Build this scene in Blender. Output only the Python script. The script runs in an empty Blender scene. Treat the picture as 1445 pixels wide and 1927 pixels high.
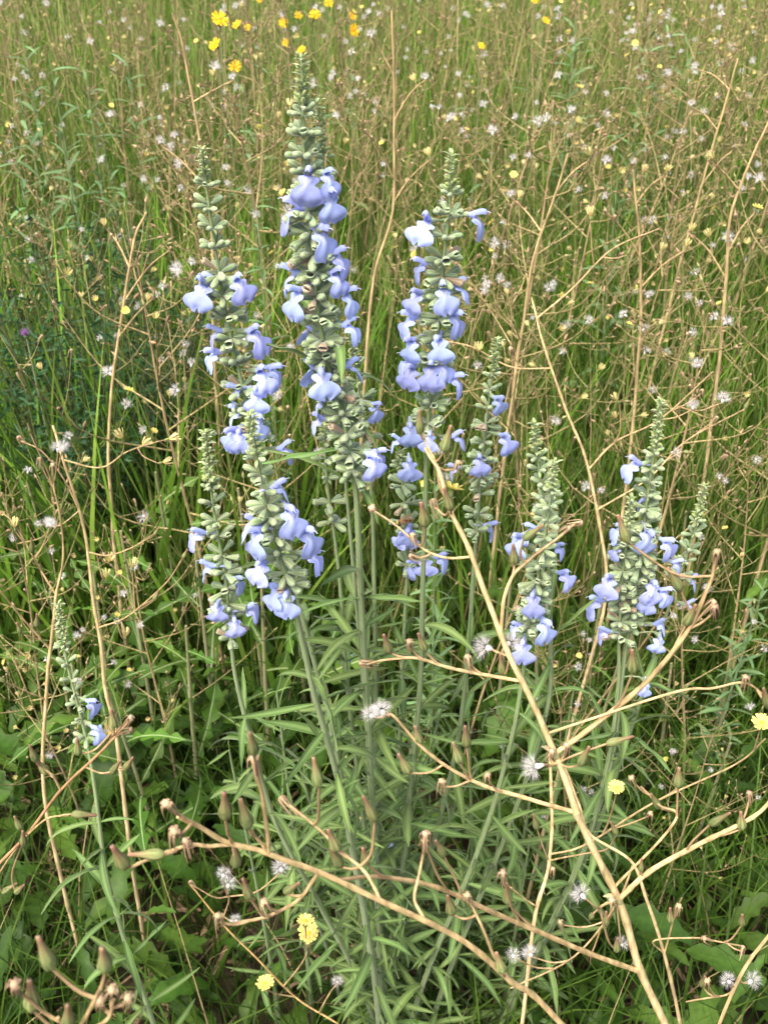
import bpy, math, random
import numpy as np
from mathutils import Matrix, Vector

random.seed(7)
rng = np.random.default_rng(11)
R = math.radians
scene = bpy.context.scene
COL = scene.collection

# ------------------------------------------------------------------ camera, sky, sun, exposure
PITCH, VFOV, CAMZ = 36.0, 52.0, 1.60
cam_d = bpy.data.cameras.new('camera')
cam_d.sensor_fit = 'VERTICAL'
cam_d.sensor_height = 36.0
cam_d.lens = 18.0 / math.tan(R(VFOV / 2))
cam_d.clip_start = 0.02
cam_d.clip_end = 2000.0
cam_d.dof.use_dof = True
cam_d.dof.focus_distance = 0.90
cam_d.dof.aperture_fstop = 17.0
cam = bpy.data.objects.new('camera', cam_d)
COL.objects.link(cam)
cam.location = (0, 0, CAMZ)
cam.rotation_euler = (R(90 - PITCH), 0, 0)
scene.camera = cam

SUN_EL, SUN_AZ = 62.0, 222.0          # high soft sun behind a thin overcast
world = bpy.data.worlds.new('World')
scene.world = world
world.use_nodes = True
wn = world.node_tree
wn.nodes.clear()
w_out = wn.nodes.new('ShaderNodeOutputWorld')
w_bg = wn.nodes.new('ShaderNodeBackground')
w_sky = wn.nodes.new('ShaderNodeTexSky')
w_sky.sky_type = 'NISHITA'
w_sky.sun_disc = False
w_sky.sun_elevation = R(SUN_EL)
w_sky.sun_rotation = R(SUN_AZ)
w_sky.air_density = 0.7
w_sky.dust_density = 8.0
w_sky.ozone_density = 0.6
w_bg.inputs['Strength'].default_value = 0.15
wn.links.new(w_sky.outputs['Color'], w_bg.inputs['Color'])
wn.links.new(w_bg.outputs['Background'], w_out.inputs['Surface'])

sun_d = bpy.data.lights.new('sun', 'SUN')
sun_d.energy = 1.05
sun_d.angle = R(45)
sun_d.color = (1.0, 0.95, 0.86)
sun = bpy.data.objects.new('sun', sun_d)
COL.objects.link(sun)
# sky's sun_rotation is clockwise from +Y seen from above
_sd = Vector((math.sin(R(SUN_AZ)) * math.cos(R(SUN_EL)), math.cos(R(SUN_AZ)) * math.cos(R(SUN_EL)), math.sin(R(SUN_EL))))
sun.rotation_euler = _sd.to_track_quat('Z', 'Y').to_euler()
sun.location = (0, 0, 10)

vs = scene.view_settings
vs.view_transform = 'Standard'
vs.look = 'None'
vs.gamma = 1.0
vs.exposure = 1.4
vs.use_curve_mapping = False
scene.cycles.max_bounces = 7
scene.cycles.diffuse_bounces = 3
scene.cycles.glossy_bounces = 2
scene.cycles.transmission_bounces = 5
scene.cycles.transparent_max_bounces = 8

FPX = 963.5 / math.tan(R(VFOV / 2))
_cp, _sp = math.cos(R(PITCH)), math.sin(R(PITCH))


def at(px, py, Y):
    """The point of the place seen at photograph pixel (px, py) that stands Y metres in front of the photographer."""
    xc, yc = (px - 722.5) / FPX, (963.5 - py) / FPX
    d = np.array([xc, _cp + yc * _sp, -_sp + yc * _cp])
    return np.array([0, 0, CAMZ]) + d * (Y / d[1])


def view_x(x, y, z):
    zc = y * _cp - (z - CAMZ) * _sp
    return 722.5 + FPX * x / zc


def pick(px, table):
    for lim, name in table:
        if px < lim:
            return name
    return table[-1][1]


SAGES = [(330, 'the dark feathery shrubs'), (500, 'the tall leaning sage'), (700, 'the tallest sage'), (880, 'the tall straight sage'), (1080, 'the slender widely budded sage'),
         (1290, 'the bushy sage standing apart'), (9999, 'the thin pale sage shoot')]

# ------------------------------------------------------------------ materials
def new_mat(name, rough=0.55, trans=0.0, sheen=0.0, spec=0.3, noise=0.25, nscale=90.0, base=None, hue_rand=0.0, bump=0.0, streak=False):
    m = bpy.data.materials.new(name)
    m.use_nodes = True
    nt = m.node_tree
    nt.nodes.clear()
    N = nt.nodes.new
    L = nt.links.new
    out = N('ShaderNodeOutputMaterial')
    bs = N('ShaderNodeBsdfPrincipled')
    bs.inputs['Roughness'].default_value = rough
    bs.inputs['Specular IOR Level'].default_value = spec
    if sheen:
        bs.inputs['Sheen Weight'].default_value = sheen
        bs.inputs['Sheen Roughness'].default_value = 0.5
    if base is None:
        at_ = N('ShaderNodeAttribute')
        at_.attribute_name = 'col'
        csock = at_.outputs['Color']
    else:
        rgb = N('ShaderNodeRGB')
        rgb.outputs[0].default_value = (*base, 1)
        csock = rgb.outputs[0]
    tc = N('ShaderNodeTexCoord')
    nz = N('ShaderNodeTexNoise')
    nz.inputs['Scale'].default_value = nscale
    nz.inputs['Detail'].default_value = 4
    if streak:
        mp = N('ShaderNodeMapping')
        mp.inputs['Scale'].default_value = (1, 1, 0.12)
        L(tc.outputs['Object'], mp.inputs['Vector'])
        L(mp.outputs['Vector'], nz.inputs['Vector'])
    else:
        L(tc.outputs['Object'], nz.inputs['Vector'])
    mr = N('ShaderNodeMapRange')
    mr.inputs['From Min'].default_value = 0.3
    mr.inputs['From Max'].default_value = 0.7
    mr.inputs['To Min'].default_value = 1 - noise
    mr.inputs['To Max'].default_value = 1 + noise
    L(nz.outputs['Fac'], mr.inputs['Value'])
    val = mr.outputs['Result']
    hs = N('ShaderNodeHueSaturation')
    L(csock, hs.inputs['Color'])
    if hue_rand:
        oi = N('ShaderNodeObjectInfo')
        m1 = N('ShaderNodeMapRange')
        m1.inputs['To Min'].default_value = 0.5 - hue_rand
        m1.inputs['To Max'].default_value = 0.5 + hue_rand
        L(oi.outputs['Random'], m1.inputs['Value'])
        L(m1.outputs['Result'], hs.inputs['Hue'])
        m2 = N('ShaderNodeMath')
        m2.operation = 'MULTIPLY_ADD'
        m2.inputs[1].default_value = 7.31
        m2.inputs[2].default_value = 0.13
        L(oi.outputs['Random'], m2.inputs[0])
        m3 = N('ShaderNodeMath')
        m3.operation = 'FRACT'
        L(m2.outputs[0], m3.inputs[0])
        m4 = N('ShaderNodeMapRange')
        m4.inputs['To Min'].default_value = 0.78
        m4.inputs['To Max'].default_value = 1.18
        L(m3.outputs[0], m4.inputs['Value'])
        m5 = N('ShaderNodeMath')
        m5.operation = 'MULTIPLY'
        L(val, m5.inputs[0])
        L(m4.outputs['Result'], m5.inputs[1])
        val = m5.outputs[0]
    L(val, hs.inputs['Value'])
    L(hs.outputs['Color'], bs.inputs['Base Color'])
    if bump:
        bp = N('ShaderNodeBump')
        bp.inputs['Strength'].default_value = bump
        bp.inputs['Distance'].default_value = 0.001
        L(nz.outputs['Fac'], bp.inputs['Height'])
        L(bp.outputs['Normal'], bs.inputs['Normal'])
    if trans:
        tr = N('ShaderNodeBsdfTranslucent')
        L(hs.outputs['Color'], tr.inputs['Color'])
        mx = N('ShaderNodeMixShader')
        mx.inputs['Fac'].default_value = trans
        L(bs.outputs['BSDF'], mx.inputs[1])
        L(tr.outputs['BSDF'], mx.inputs[2])
        L(mx.outputs['Shader'], out.inputs['Surface'])
    else:
        L(bs.outputs['BSDF'], out.inputs['Surface'])
    return m


M_GRASS = new_mat('grass_blade', rough=0.5, trans=0.28, spec=0.14, noise=0.22, nscale=25)
M_LEAF = new_mat('leaf', rough=0.5, trans=0.25, spec=0.2, noise=0.2, nscale=120, hue_rand=0.012)
M_SAGELEAF = new_mat('sage_leaf', rough=0.6, trans=0.2, spec=0.18, sheen=0.15, noise=0.18, nscale=160, hue_rand=0.012)
M_PETAL = new_mat('petal', rough=0.65, trans=0.3, spec=0.15, sheen=0.15, noise=0.07, nscale=260, hue_rand=0.010)
M_CALYX = new_mat('calyx', rough=0.75, trans=0.12, spec=0.12, sheen=0.55, noise=0.18, nscale=420, hue_rand=0.015)
M_STEM = new_mat('green_stem', rough=0.6, spec=0.25, sheen=0.2, noise=0.15, nscale=200, streak=True)
M_STRAW = new_mat('straw_stem', rough=0.55, spec=0.22, noise=0.42, nscale=220, streak=True, bump=0.6)
M_BUD = new_mat('bud', rough=0.6, trans=0.08, spec=0.25, noise=0.2, nscale=500, hue_rand=0.015)
M_HAIR = new_mat('white_hair', rough=0.8, trans=0.45, spec=0.1, noise=0.05, base=(0.82, 0.80, 0.78))
M_YELLOW = new_mat('yellow_petal', rough=0.6, trans=0.25, spec=0.2, noise=0.12, nscale=200, hue_rand=0.012)
M_WING = new_mat('bee_wing', rough=0.25, trans=0.6, spec=0.5, noise=0.1, nscale=600, base=(0.30, 0.22, 0.13))
M_BEE = new_mat('bee_fur', rough=0.9, spec=0.1, sheen=0.6, noise=0.3, nscale=1500)


def ground_mat():
    m = bpy.data.materials.new('soil')
    m.use_nodes = True
    nt = m.node_tree
    bs = nt.nodes['Principled BSDF']
    bs.inputs['Roughness'].default_value = 0.95
    bs.inputs['Specular IOR Level'].default_value = 0.1
    tc = nt.nodes.new('ShaderNodeTexCoord')
    nz = nt.nodes.new('ShaderNodeTexNoise')
    nz.inputs['Scale'].default_value = 30
    nz.inputs['Detail'].default_value = 8
    nt.links.new(tc.outputs['Object'], nz.inputs['Vector'])
    cr = nt.nodes.new('ShaderNodeValToRGB')
    cr.color_ramp.elements[0].position = 0.35
    cr.color_ramp.elements[0].color = (0.020, 0.016, 0.010, 1)
    cr.color_ramp.elements[1].position = 0.72
    cr.color_ramp.elements[1].color = (0.085, 0.068, 0.040, 1)
    nt.links.new(nz.outputs['Fac'], cr.inputs['Fac'])
    nt.links.new(cr.outputs['Color'], bs.inputs['Base Color'])
    bp = nt.nodes.new('ShaderNodeBump')
    bp.inputs['Strength'].default_value = 0.8
    bp.inputs['Distance'].default_value = 0.02
    nt.links.new(nz.outputs['Fac'], bp.inputs['Height'])
    nt.links.new(bp.outputs['Normal'], bs.inputs['Normal'])
    return m


# ------------------------------------------------------------------ mesh helpers
class MB:
    def __init__(self):
        self.v, self.c, self.q, self.t, self.n = [], [], [], [], 0

    def add(self, v, c, quads=None, tris=None):
        v = np.asarray(v, float).reshape(-1, 3)
        c = np.asarray(c, float)
        if c.ndim == 1:
            c = np.tile(c, (len(v), 1))
        self.v.append(v)
        self.c.append(c)
        if quads is not None and len(quads):
            self.q.append(np.asarray(quads, np.int64).reshape(-1, 4) + self.n)
        if tris is not None and len(tris):
            self.t.append(np.asarray(tris, np.int64).reshape(-1, 3) + self.n)
        self.n += len(v)

    def mesh(self, name, mat, offset=None, smooth=True):
        v = np.concatenate(self.v)
        if offset is not None:
            v = v - np.asarray(offset)
        c = np.concatenate(self.c)
        q = np.concatenate(self.q) if self.q else np.zeros((0, 4), np.int64)
        t = np.concatenate(self.t) if self.t else np.zeros((0, 3), np.int64)
        me = bpy.data.meshes.new(name)
        me.vertices.add(len(v))
        me.vertices.foreach_set('co', v.astype(np.float32).ravel())
        nl = len(q) * 4 + len(t) * 3
        me.loops.add(nl)
        me.loops.foreach_set('vertex_index', np.concatenate([q.ravel(), t.ravel()]).astype(np.int32))
        npoly = len(q) + len(t)
        me.polygons.add(npoly)
        starts = np.concatenate([np.arange(len(q)) * 4, len(q) * 4 + np.arange(len(t)) * 3]).astype(np.int32)
        me.polygons.foreach_set('loop_start', starts)
        if smooth:
            me.polygons.foreach_set('use_smooth', np.ones(npoly, bool))
        me.update(calc_edges=True)
        a = me.attributes.new('col', 'FLOAT_COLOR', 'POINT')
        a.data.foreach_set('color', np.concatenate([c, np.ones((len(c), 1))], 1).astype(np.float32).ravel())
        me.materials.append(mat)
        return me


WORLD = {}


def mat4(loc=(0, 0, 0), rot=None, scale=1.0):
    m = Matrix.Identity(4)
    if rot is not None:
        m = rot.to_4x4()
    return Matrix.Translation(Vector([float(x) for x in loc])) @ m @ Matrix.Scale(scale, 4)


def link(name, me, parent=None, Mw=None):
    o = bpy.data.objects.new(name, me)
    COL.objects.link(o)
    Mw = Mw if Mw is not None else Matrix.Identity(4)
    if parent is not None:
        o.parent = parent
        o.matrix_basis = WORLD[parent.name].inverted() @ Mw
    else:
        o.matrix_basis = Mw
    WORLD[o.name] = Mw
    return o


def thing(name, label, cat, loc, group=None, kind=None):
    o = link(name, None, None, mat4(loc))
    tag(o, label, cat, group, kind)
    return o


def tag(o, label=None, cat=None, group=None, kind=None):
    if label:
        o['label'] = label
    if cat:
        o['category'] = cat
    if group:
        o['group'] = group
    if kind:
        o['kind'] = kind
    return o


def built(name, mb, mat, parent, smooth=True):
    """A mesh drawn in world coordinates, stored relative to its parent."""
    base = WORLD[parent.name].translation
    me = mb.mesh(name, mat, offset=np.array(base), smooth=smooth)
    return link(name, me, parent, Matrix.Translation(base))


def frame(x_dir, up=(0, 0, 1)):
    """3x3 rotation whose local +X runs along x_dir and local +Z is as near to up as can be."""
    x = Vector([float(a) for a in x_dir]).normalized()
    u = Vector([float(a) for a in up])
    y = u.cross(x)
    if y.length < 1e-5:
        y = Vector((0, 1, 0))
    y.normalize()
    z = x.cross(y)
    return Matrix((x, y, z)).transposed()


def crom(P, n):
    """Catmull-Rom through the points, n samples."""
    P = np.asarray(P, float)
    if len(P) == 2:
        t = np.linspace(0, 1, n)[:, None]
        return P[0] * (1 - t) + P[1] * t
    Q = np.vstack([2 * P[0] - P[1], P, 2 * P[-1] - P[-2]])
    seg = np.linspace(0, len(P) - 1, n)
    i = np.minimum(seg.astype(int), len(P) - 2)
    t = (seg - i)[:, None]
    p0, p1, p2, p3 = Q[i], Q[i + 1], Q[i + 2], Q[i + 3]
    return 0.5 * (2 * p1 + (p2 - p0) * t + (2 * p0 - 5 * p1 + 4 * p2 - p3) * t * t + (3 * p1 - p0 - 3 * p2 + p3) * t ** 3)


def tube(mb, P, r, col, sides=6, rib=0.0, col2=None, caps=True):
    P = np.asarray(P, float)
    k = len(P)
    r = np.broadcast_to(np.asarray(r, float), (k,))
    T = np.gradient(P, axis=0)
    T /= np.linalg.norm(T, axis=1)[:, None] + 1e-12
    a = np.array([1.0, 0, 0]) if abs(T[0][0]) < 0.8 else np.array([0, 1.0, 0])
    u = np.cross(T[0], a)
    u /= np.linalg.norm(u)
    V = []
    th = np.arange(sides) * 2 * math.pi / sides
    rr = 1 + rib * np.where(np.arange(sides) % 2 == 0, 1, -1)
    for i in range(k):
        u = u - T[i] * np.dot(u, T[i])
        u /= np.linalg.norm(u) + 1e-12
        w = np.cross(T[i], u)
        V.append(P[i] + r[i] * (np.cos(th) * rr)[:, None] * u + r[i] * (np.sin(th) * rr)[:, None] * w)
    V = np.concatenate(V)
    col = np.asarray(col, float)
    C = np.repeat(np.broadcast_to(col, (k, 3)), sides, 0).copy()
    if col2 is not None:
        C[1::2] = np.repeat(np.broadcast_to(np.asarray(col2, float), (k, 3)), sides, 0)[1::2]
    j = np.arange(sides)
    jn = (j + 1) % sides
    Q = []
    for i in range(k - 1):
        Q.append(np.stack([i * sides + j, i * sides + jn, (i + 1) * sides + jn, (i + 1) * sides + j], 1))
    mb.add(V, C, np.concatenate(Q))
    if caps:
        tri = [[0, x + 1, x] for x in range(1, sides - 1)]
        mb.add(V[-sides:], C[-sides:], None, [[0, x, x + 1] for x in range(1, sides - 1)])
        mb.add(V[:sides], C[:sides], None, tri)


def lathe(mb, xs, rs, cols, sides=10, rib=0.0, cols2=None):
    """A body of rings along local +X."""
    th = np.arange(sides) * 2 * math.pi / sides
    rr = 1 + rib * np.where(np.arange(sides) % 2 == 0, 1, -1)
    V, C = [], []
    for i, (x, r) in enumerate(zip(xs, rs)):
        V.append(np.stack([np.full(sides, x), r * np.cos(th) * rr, r * np.sin(th) * rr], 1))
        cc = np.tile(np.asarray(cols[i], float), (sides, 1))
        if cols2 is not None:
            cc[1::2] = cols2[i]
        C.append(cc)
    j = np.arange(sides)
    jn = (j + 1) % sides
    Q = [np.stack([i * sides + j, i * sides + jn, (i + 1) * sides + jn, (i + 1) * sides + j], 1) for i in range(len(xs) - 1)]
    mb.add(np.concatenate(V), np.concatenate(C), np.concatenate(Q))


def sheet(mb, grid, col):
    """grid: (n, m, 3) points; col (n, m, 3) or one colour."""
    n, m = grid.shape[:2]
    idx = np.arange(n * m).reshape(n, m)
    Q = np.stack([idx[:-1, :-1], idx[1:, :-1], idx[1:, 1:], idx[:-1, 1:]], -1).reshape(-1, 4)
    c = np.asarray(col, float)
    c = np.broadcast_to(c, (n, m, 3)).reshape(-1, 3)
    mb.add(grid.reshape(-1, 3), c, Q)


def lin(*rgb):
    return np.array([((c / 255) / 12.92 if c / 255 <= 0.04045 else ((c / 255 + 0.055) / 1.055) ** 2.4) for c in rgb])


def rnd(a, b):
    return random.uniform(a, b)


# ------------------------------------------------------------------ ground
gm = MB()
nx, ny = 60, 60
gx = np.sign(np.linspace(-1, 1, nx)) * np.abs(np.linspace(-1, 1, nx)) ** 3 * 150
gy = np.sign(np.linspace(-1, 1, ny)) * np.abs(np.linspace(-1, 1, ny)) ** 3 * 150
GX, GY = np.meshgrid(gx, gy, indexing='ij')
GZ = 0.015 * np.sin(GX * 3.1 + 1) * np.cos(GY * 2.7) - 0.015
sheet(gm, np.stack([GX, GY, GZ], -1), (0.05, 0.04, 0.025))
g = link('ground', gm.mesh('ground', ground_mat()))
g['kind'] = 'structure'

# ------------------------------------------------------------------ grass and other uncountable cover (kind = stuff)
G_FRESH = np.array([[0.090, 0.185, 0.018], [0.125, 0.235, 0.026], [0.070, 0.160, 0.020], [0.160, 0.250, 0.040]])
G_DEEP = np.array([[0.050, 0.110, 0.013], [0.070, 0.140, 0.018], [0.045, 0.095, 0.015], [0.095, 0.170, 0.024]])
G_OLIVE = np.array([[0.130, 0.175, 0.045], [0.170, 0.210, 0.060], [0.095, 0.165, 0.038], [0.220, 0.225, 0.085]])
G_STRAW = np.array([[0.44, 0.35, 0.17], [0.36, 0.29, 0.14], [0.52, 0.43, 0.23], [0.26, 0.20, 0.10]])


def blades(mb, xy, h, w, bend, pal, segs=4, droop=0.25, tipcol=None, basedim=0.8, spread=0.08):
    n = len(xy)
    h = np.broadcast_to(h, (n,)) if np.ndim(h) else np.full(n, h)
    w = np.broadcast_to(w, (n,)) if np.ndim(w) else np.full(n, w)
    az = rng.uniform(0, 2 * math.pi, n)
    ld = np.stack([np.cos(az), np.sin(az), np.zeros(n)], 1)
    fa = az + math.pi / 2 + rng.normal(0, 0.7, n)
    wd = np.stack([np.cos(fa), np.sin(fa), np.zeros(n)], 1)
    bd = np.abs(rng.normal(0, bend, n)) + spread
    dr = rng.uniform(0, droop, n)
    t = np.linspace(0, 1, segs + 1)
    V = np.zeros((n, segs + 1, 2, 3))
    C = np.zeros((n, segs + 1, 2, 3))
    col = pal[rng.integers(0, len(pal), n)] * rng.uniform(0.75, 1.25, (n, 1))
    for i, tt in enumerate(t):
        c = np.concatenate([xy, np.zeros((n, 1))], 1)
        c = c + ld * (h * bd * (tt ** 1.8))[:, None]
        c[:, 2] += h * (tt - (dr * bd * 1.2) * tt ** 3)
        ww = w * (1 - tt ** 2.2) * (0.75 + 0.5 * tt * (1 - tt) * 2) * 0.5 + 0.0002
        V[:, i, 0] = c - wd * ww[:, None]
        V[:, i, 1] = c + wd * ww[:, None]
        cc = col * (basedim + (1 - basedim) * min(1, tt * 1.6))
        if tipcol is not None:
            cc = cc * (1 - tt ** 3 * 0.5) + tipcol * (tt ** 3 * 0.5)
        C[:, i, 0] = C[:, i, 1] = cc
    base = (np.arange(n) * (segs + 1) * 2)[:, None]
    Q = []
    for i in range(segs):
        Q.append(np.concatenate([base + 2 * i, base + 2 * i + 1, base + 2 * i + 3, base + 2 * i + 2], 1))
    mb.add(V.reshape(-1, 3), C.reshape(-1, 3), np.concatenate(Q))


def scatter(density, y0, y1, half=lambda y: 0.44 * y + 0.45, weight=None, x0=None, x1=None):
    hm = max(half(y0), half(y1))
    xa, xb = (-hm, hm) if x0 is None else (x0, x1)
    n = int(density * (y1 - y0) * (xb - xa))
    x = rng.uniform(xa, xb, n)
    y = rng.uniform(y0, y1, n)
    k = np.ones(n, bool) if x0 is not None else np.abs(x) < half(y)
    if weight is not None:
        k &= rng.uniform(0, 1, n) < weight(x, y)
    return np.stack([x[k], y[k]], 1)


def patch(x, y, s=1.0, o=0.0):
    """Smooth uneven 0..1 field so the cover grows in clumps."""
    return np.clip(0.5 + 0.32 * np.sin(x * 5.1 * s + o) * np.cos(y * 4.3 * s + 2 * o) + 0.3 * np.sin(x * 11.7 * s + y * 8.1 * s + o * 3) , 0, 1)


def cover(name, label, cat, mb, mat=M_GRASS):
    o = link(name, mb.mesh(name, mat))
    tag(o, label, cat, None, 'stuff')
    return o


def H(n, a, b):
    return rng.uniform(a, b, n)


# low green grass under everything, near
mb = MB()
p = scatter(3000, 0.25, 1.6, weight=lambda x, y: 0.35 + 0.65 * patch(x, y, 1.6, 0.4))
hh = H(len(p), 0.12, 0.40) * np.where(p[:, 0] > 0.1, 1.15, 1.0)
blades(mb, p, hh, H(len(p), 0.0025, 0.006), 0.5, G_DEEP * 0.8, droop=0.6)  # deep green, darkened further: shade under the plants put into the blade colour
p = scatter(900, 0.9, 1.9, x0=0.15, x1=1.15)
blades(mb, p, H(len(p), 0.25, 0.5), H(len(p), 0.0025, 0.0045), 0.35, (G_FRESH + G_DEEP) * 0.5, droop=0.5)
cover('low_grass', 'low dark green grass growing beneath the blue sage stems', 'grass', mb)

# fine meadow grass behind
mb = MB()
p = scatter(3000, 1.45, 3.4, weight=lambda x, y: 0.25 + 0.75 * patch(x, y, 1.2, 1.1))
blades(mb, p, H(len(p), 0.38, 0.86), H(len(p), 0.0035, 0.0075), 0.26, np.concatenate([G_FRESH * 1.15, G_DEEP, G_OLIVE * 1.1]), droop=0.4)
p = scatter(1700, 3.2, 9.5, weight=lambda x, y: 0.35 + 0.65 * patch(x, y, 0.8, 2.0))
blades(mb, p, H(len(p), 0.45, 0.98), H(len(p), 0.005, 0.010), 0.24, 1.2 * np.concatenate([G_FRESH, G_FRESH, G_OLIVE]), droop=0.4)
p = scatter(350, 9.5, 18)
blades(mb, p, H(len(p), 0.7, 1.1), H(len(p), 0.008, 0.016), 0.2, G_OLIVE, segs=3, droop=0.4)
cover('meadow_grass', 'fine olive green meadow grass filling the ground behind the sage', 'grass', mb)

# broad bright blades, mid distance
mb = MB()
p = scatter(1150, 1.36, 2.4, x0=-1.2, x1=-0.16, weight=lambda x, y: 0.3 + 0.7 * patch(x, y, 1.0, 0.2))
blades(mb, p, H(len(p), 0.55, 0.92), H(len(p), 0.007, 0.015), 0.20, G_FRESH * 1.4, segs=5, droop=0.5)
p = scatter(700, 1.5, 2.7, x0=0.45, x1=1.5, weight=lambda x, y: 0.3 + 0.7 * patch(x, y, 1.0, 3.2))
blades(mb, p, H(len(p), 0.50, 0.85), H(len(p), 0.003, 0.006), 0.14, G_FRESH, segs=5, droop=0.5)
cover('broad_grass', 'bright green upright broad bladed grass between lettuce stalks', 'grass', mb)

# straw-coloured dead stalks and blades standing through it
mb = MB()
p = scatter(140, 1.35, 3.2, weight=lambda x, y: np.where(x > -0.25, 1.0, 0.35))
blades(mb, p, H(len(p), 0.45, 1.0), H(len(p), 0.0014, 0.003), 0.22, G_STRAW, droop=0.3, basedim=1.0)
p = scatter(170, 3.0, 9.5)
blades(mb, p, H(len(p), 0.6, 1.2), H(len(p), 0.003, 0.006), 0.14, G_STRAW * 0.85, droop=0.3, basedim=1.0)
p = scatter(90, 0.4, 1.4)
blades(mb, p, H(len(p), 0.15, 0.4), H(len(p), 0.0015, 0.003), 0.7, G_STRAW, droop=0.6, basedim=1.0)
cover('dry_grass', 'thin straw coloured dead grass standing among the green blades', 'grass', mb)


# ------------------------------------------------------------------ leaf shapes
def lance_leaf(L, W, col, edge, mid, bend=0.35, fold=0.35, n=9, twist=0.0, wave=0.0):
    """Narrow leaf along local +X from its stalk; pale midrib and edges."""
    t = np.linspace(0, 1, n)
    hw = W * 0.5 * np.sin(math.pi * np.clip(t * 0.93 + 0.05, 0, 1)) ** 0.8
    us = np.array([-1, -0.82, -0.10, 0.10, 0.82, 1])
    cs = [edge, col, mid, mid, col, edge]
    G = np.zeros((n, 6, 3))
    C = np.zeros((n, 6, 3))
    ang = -bend * t
    x = np.cumsum(np.concatenate([[0], np.cos((ang[1:] + ang[:-1]) / 2)])) * L / (n - 1)
    z = np.cumsum(np.concatenate([[0], np.sin((ang[1:] + ang[:-1]) / 2)])) * L / (n - 1)
    for j, u in enumerate(us):
        tw = twist * t
        yy = hw * u
        zz = hw * abs(u) * fold + wave * W * np.sin(t * 14 + j) * abs(u) * 0.2
        G[:, j, 0] = x
        G[:, j, 1] = yy * np.cos(tw) - zz * np.sin(tw)
        G[:, j, 2] = z + yy * np.sin(tw) + zz * np.cos(tw)
        C[:, j] = cs[j]
    m = MB()
    sheet(m, G, C)
    return m


def lobed_leaf(L, W, col, mid, bend=0.5, lobes=5, n=21, fold=0.15):
    t = np.linspace(0, 1, n)
    env = np.sin(math.pi * np.clip(t * 0.92 + 0.06, 0, 1)) ** 0.6 * (0.55 + 0.6 * t)
    ph = (t * lobes) % 1
    saw = 0.20 + 0.80 * np.clip(1 - np.abs(ph - 0.45) * 2.4, 0, 1)
    hw = W * 0.5 * env * saw
    hw[-1] = W * 0.02
    us = np.array([-1, -0.5, -0.07, -0.05, 0.05, 0.07, 0.5, 1])
    mw = W * 0.5 * 0.10
    G = np.zeros((n, 8, 3))
    C = np.zeros((n, 8, 3))
    ang = 0.25 - bend * t
    x = np.cumsum(np.concatenate([[0], np.cos((ang[1:] + ang[:-1]) / 2)])) * L / (n - 1)
    z = np.cumsum(np.concatenate([[0], np.sin((ang[1:] + ang[:-1]) / 2)])) * L / (n - 1)
    for j, u in enumerate(us):
        y = hw * u if abs(u) > 0.2 else np.minimum(hw, mw) * np.sign(u) * (1.0 if abs(u) > 0.06 else 0.7) * (1 - 0.7 * t)
        G[:, j, 0] = x - np.abs(y) * 0.25 + np.abs(u) * 0.0
        G[:, j, 1] = y
        G[:, j, 2] = z + np.abs(y) * fold + 0.05 * W * np.sin(t * 19 + j * 1.3) * abs(u)
        C[:, j] = mid if abs(u) < 0.06 else col
    m = MB()
    sheet(m, G, C)
    return m


SG = np.array([0.150, 0.215, 0.105])
SAGE_LEAVES = []
for i in range(12):
    SAGE_LEAVES.append(lance_leaf(1.0, rnd(0.075, 0.135), np.array([0.066, 0.128, 0.026]) * rnd(0.85, 1.15), np.array([0.165, 0.25, 0.085]), np.array([0.165, 0.255, 0.08]),
                                  bend=rnd(-0.3, 1.9), fold=rnd(0.2, 0.8), twist=rnd(-1.6, 1.6), wave=rnd(0, 0.9)).mesh('leaf', M_SAGELEAF))
LET_LEAVES = []
for i in range(6):
    LET_LEAVES.append(lobed_leaf(1.0, rnd(0.20, 0.30), np.array([0.062, 0.135, 0.016]) * rnd(0.8, 1.2), np.array([0.27, 0.36, 0.16]),
                                 bend=rnd(0.2, 1.3), lobes=random.choice([3, 4, 5, 6]), fold=rnd(0.05, 0.5)).mesh('leaf', M_LEAF))
FORB_LEAVES = []
for i in range(4):
    FORB_LEAVES.append(lance_leaf(1.0, rnd(0.13, 0.2), np.array([0.105, 0.200, 0.065]) * rnd(0.85, 1.2), np.array([0.12, 0.21, 0.08]), np.array([0.17, 0.27, 0.12]),
                                  bend=rnd(0.3, 1.3), fold=rnd(0.1, 0.4), twist=rnd(-0.4, 0.4), n=6).mesh('leaf', M_LEAF))


BEE_SPOT = at(772, 985, 0.84)


def put_leaf(parent, pos, az, el, length, pool, roll=0.0, name='leaf'):
    d = (math.cos(az) * math.cos(el), math.sin(az) * math.cos(el), math.sin(el))
    rot = frame(d) @ Matrix.Rotation(roll, 3, 'X')
    me = random.choice(pool)
    # the flower with the bee stands free of leaves
    if np.linalg.norm(np.asarray(pos, float) - BEE_SPOT) < 0.085 or np.linalg.norm(np.asarray(pos, float) + np.array(d) * length * 0.7 - BEE_SPOT) < 0.07:
        return None
    return link(name, me, parent, mat4(pos, rot, length))


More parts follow.
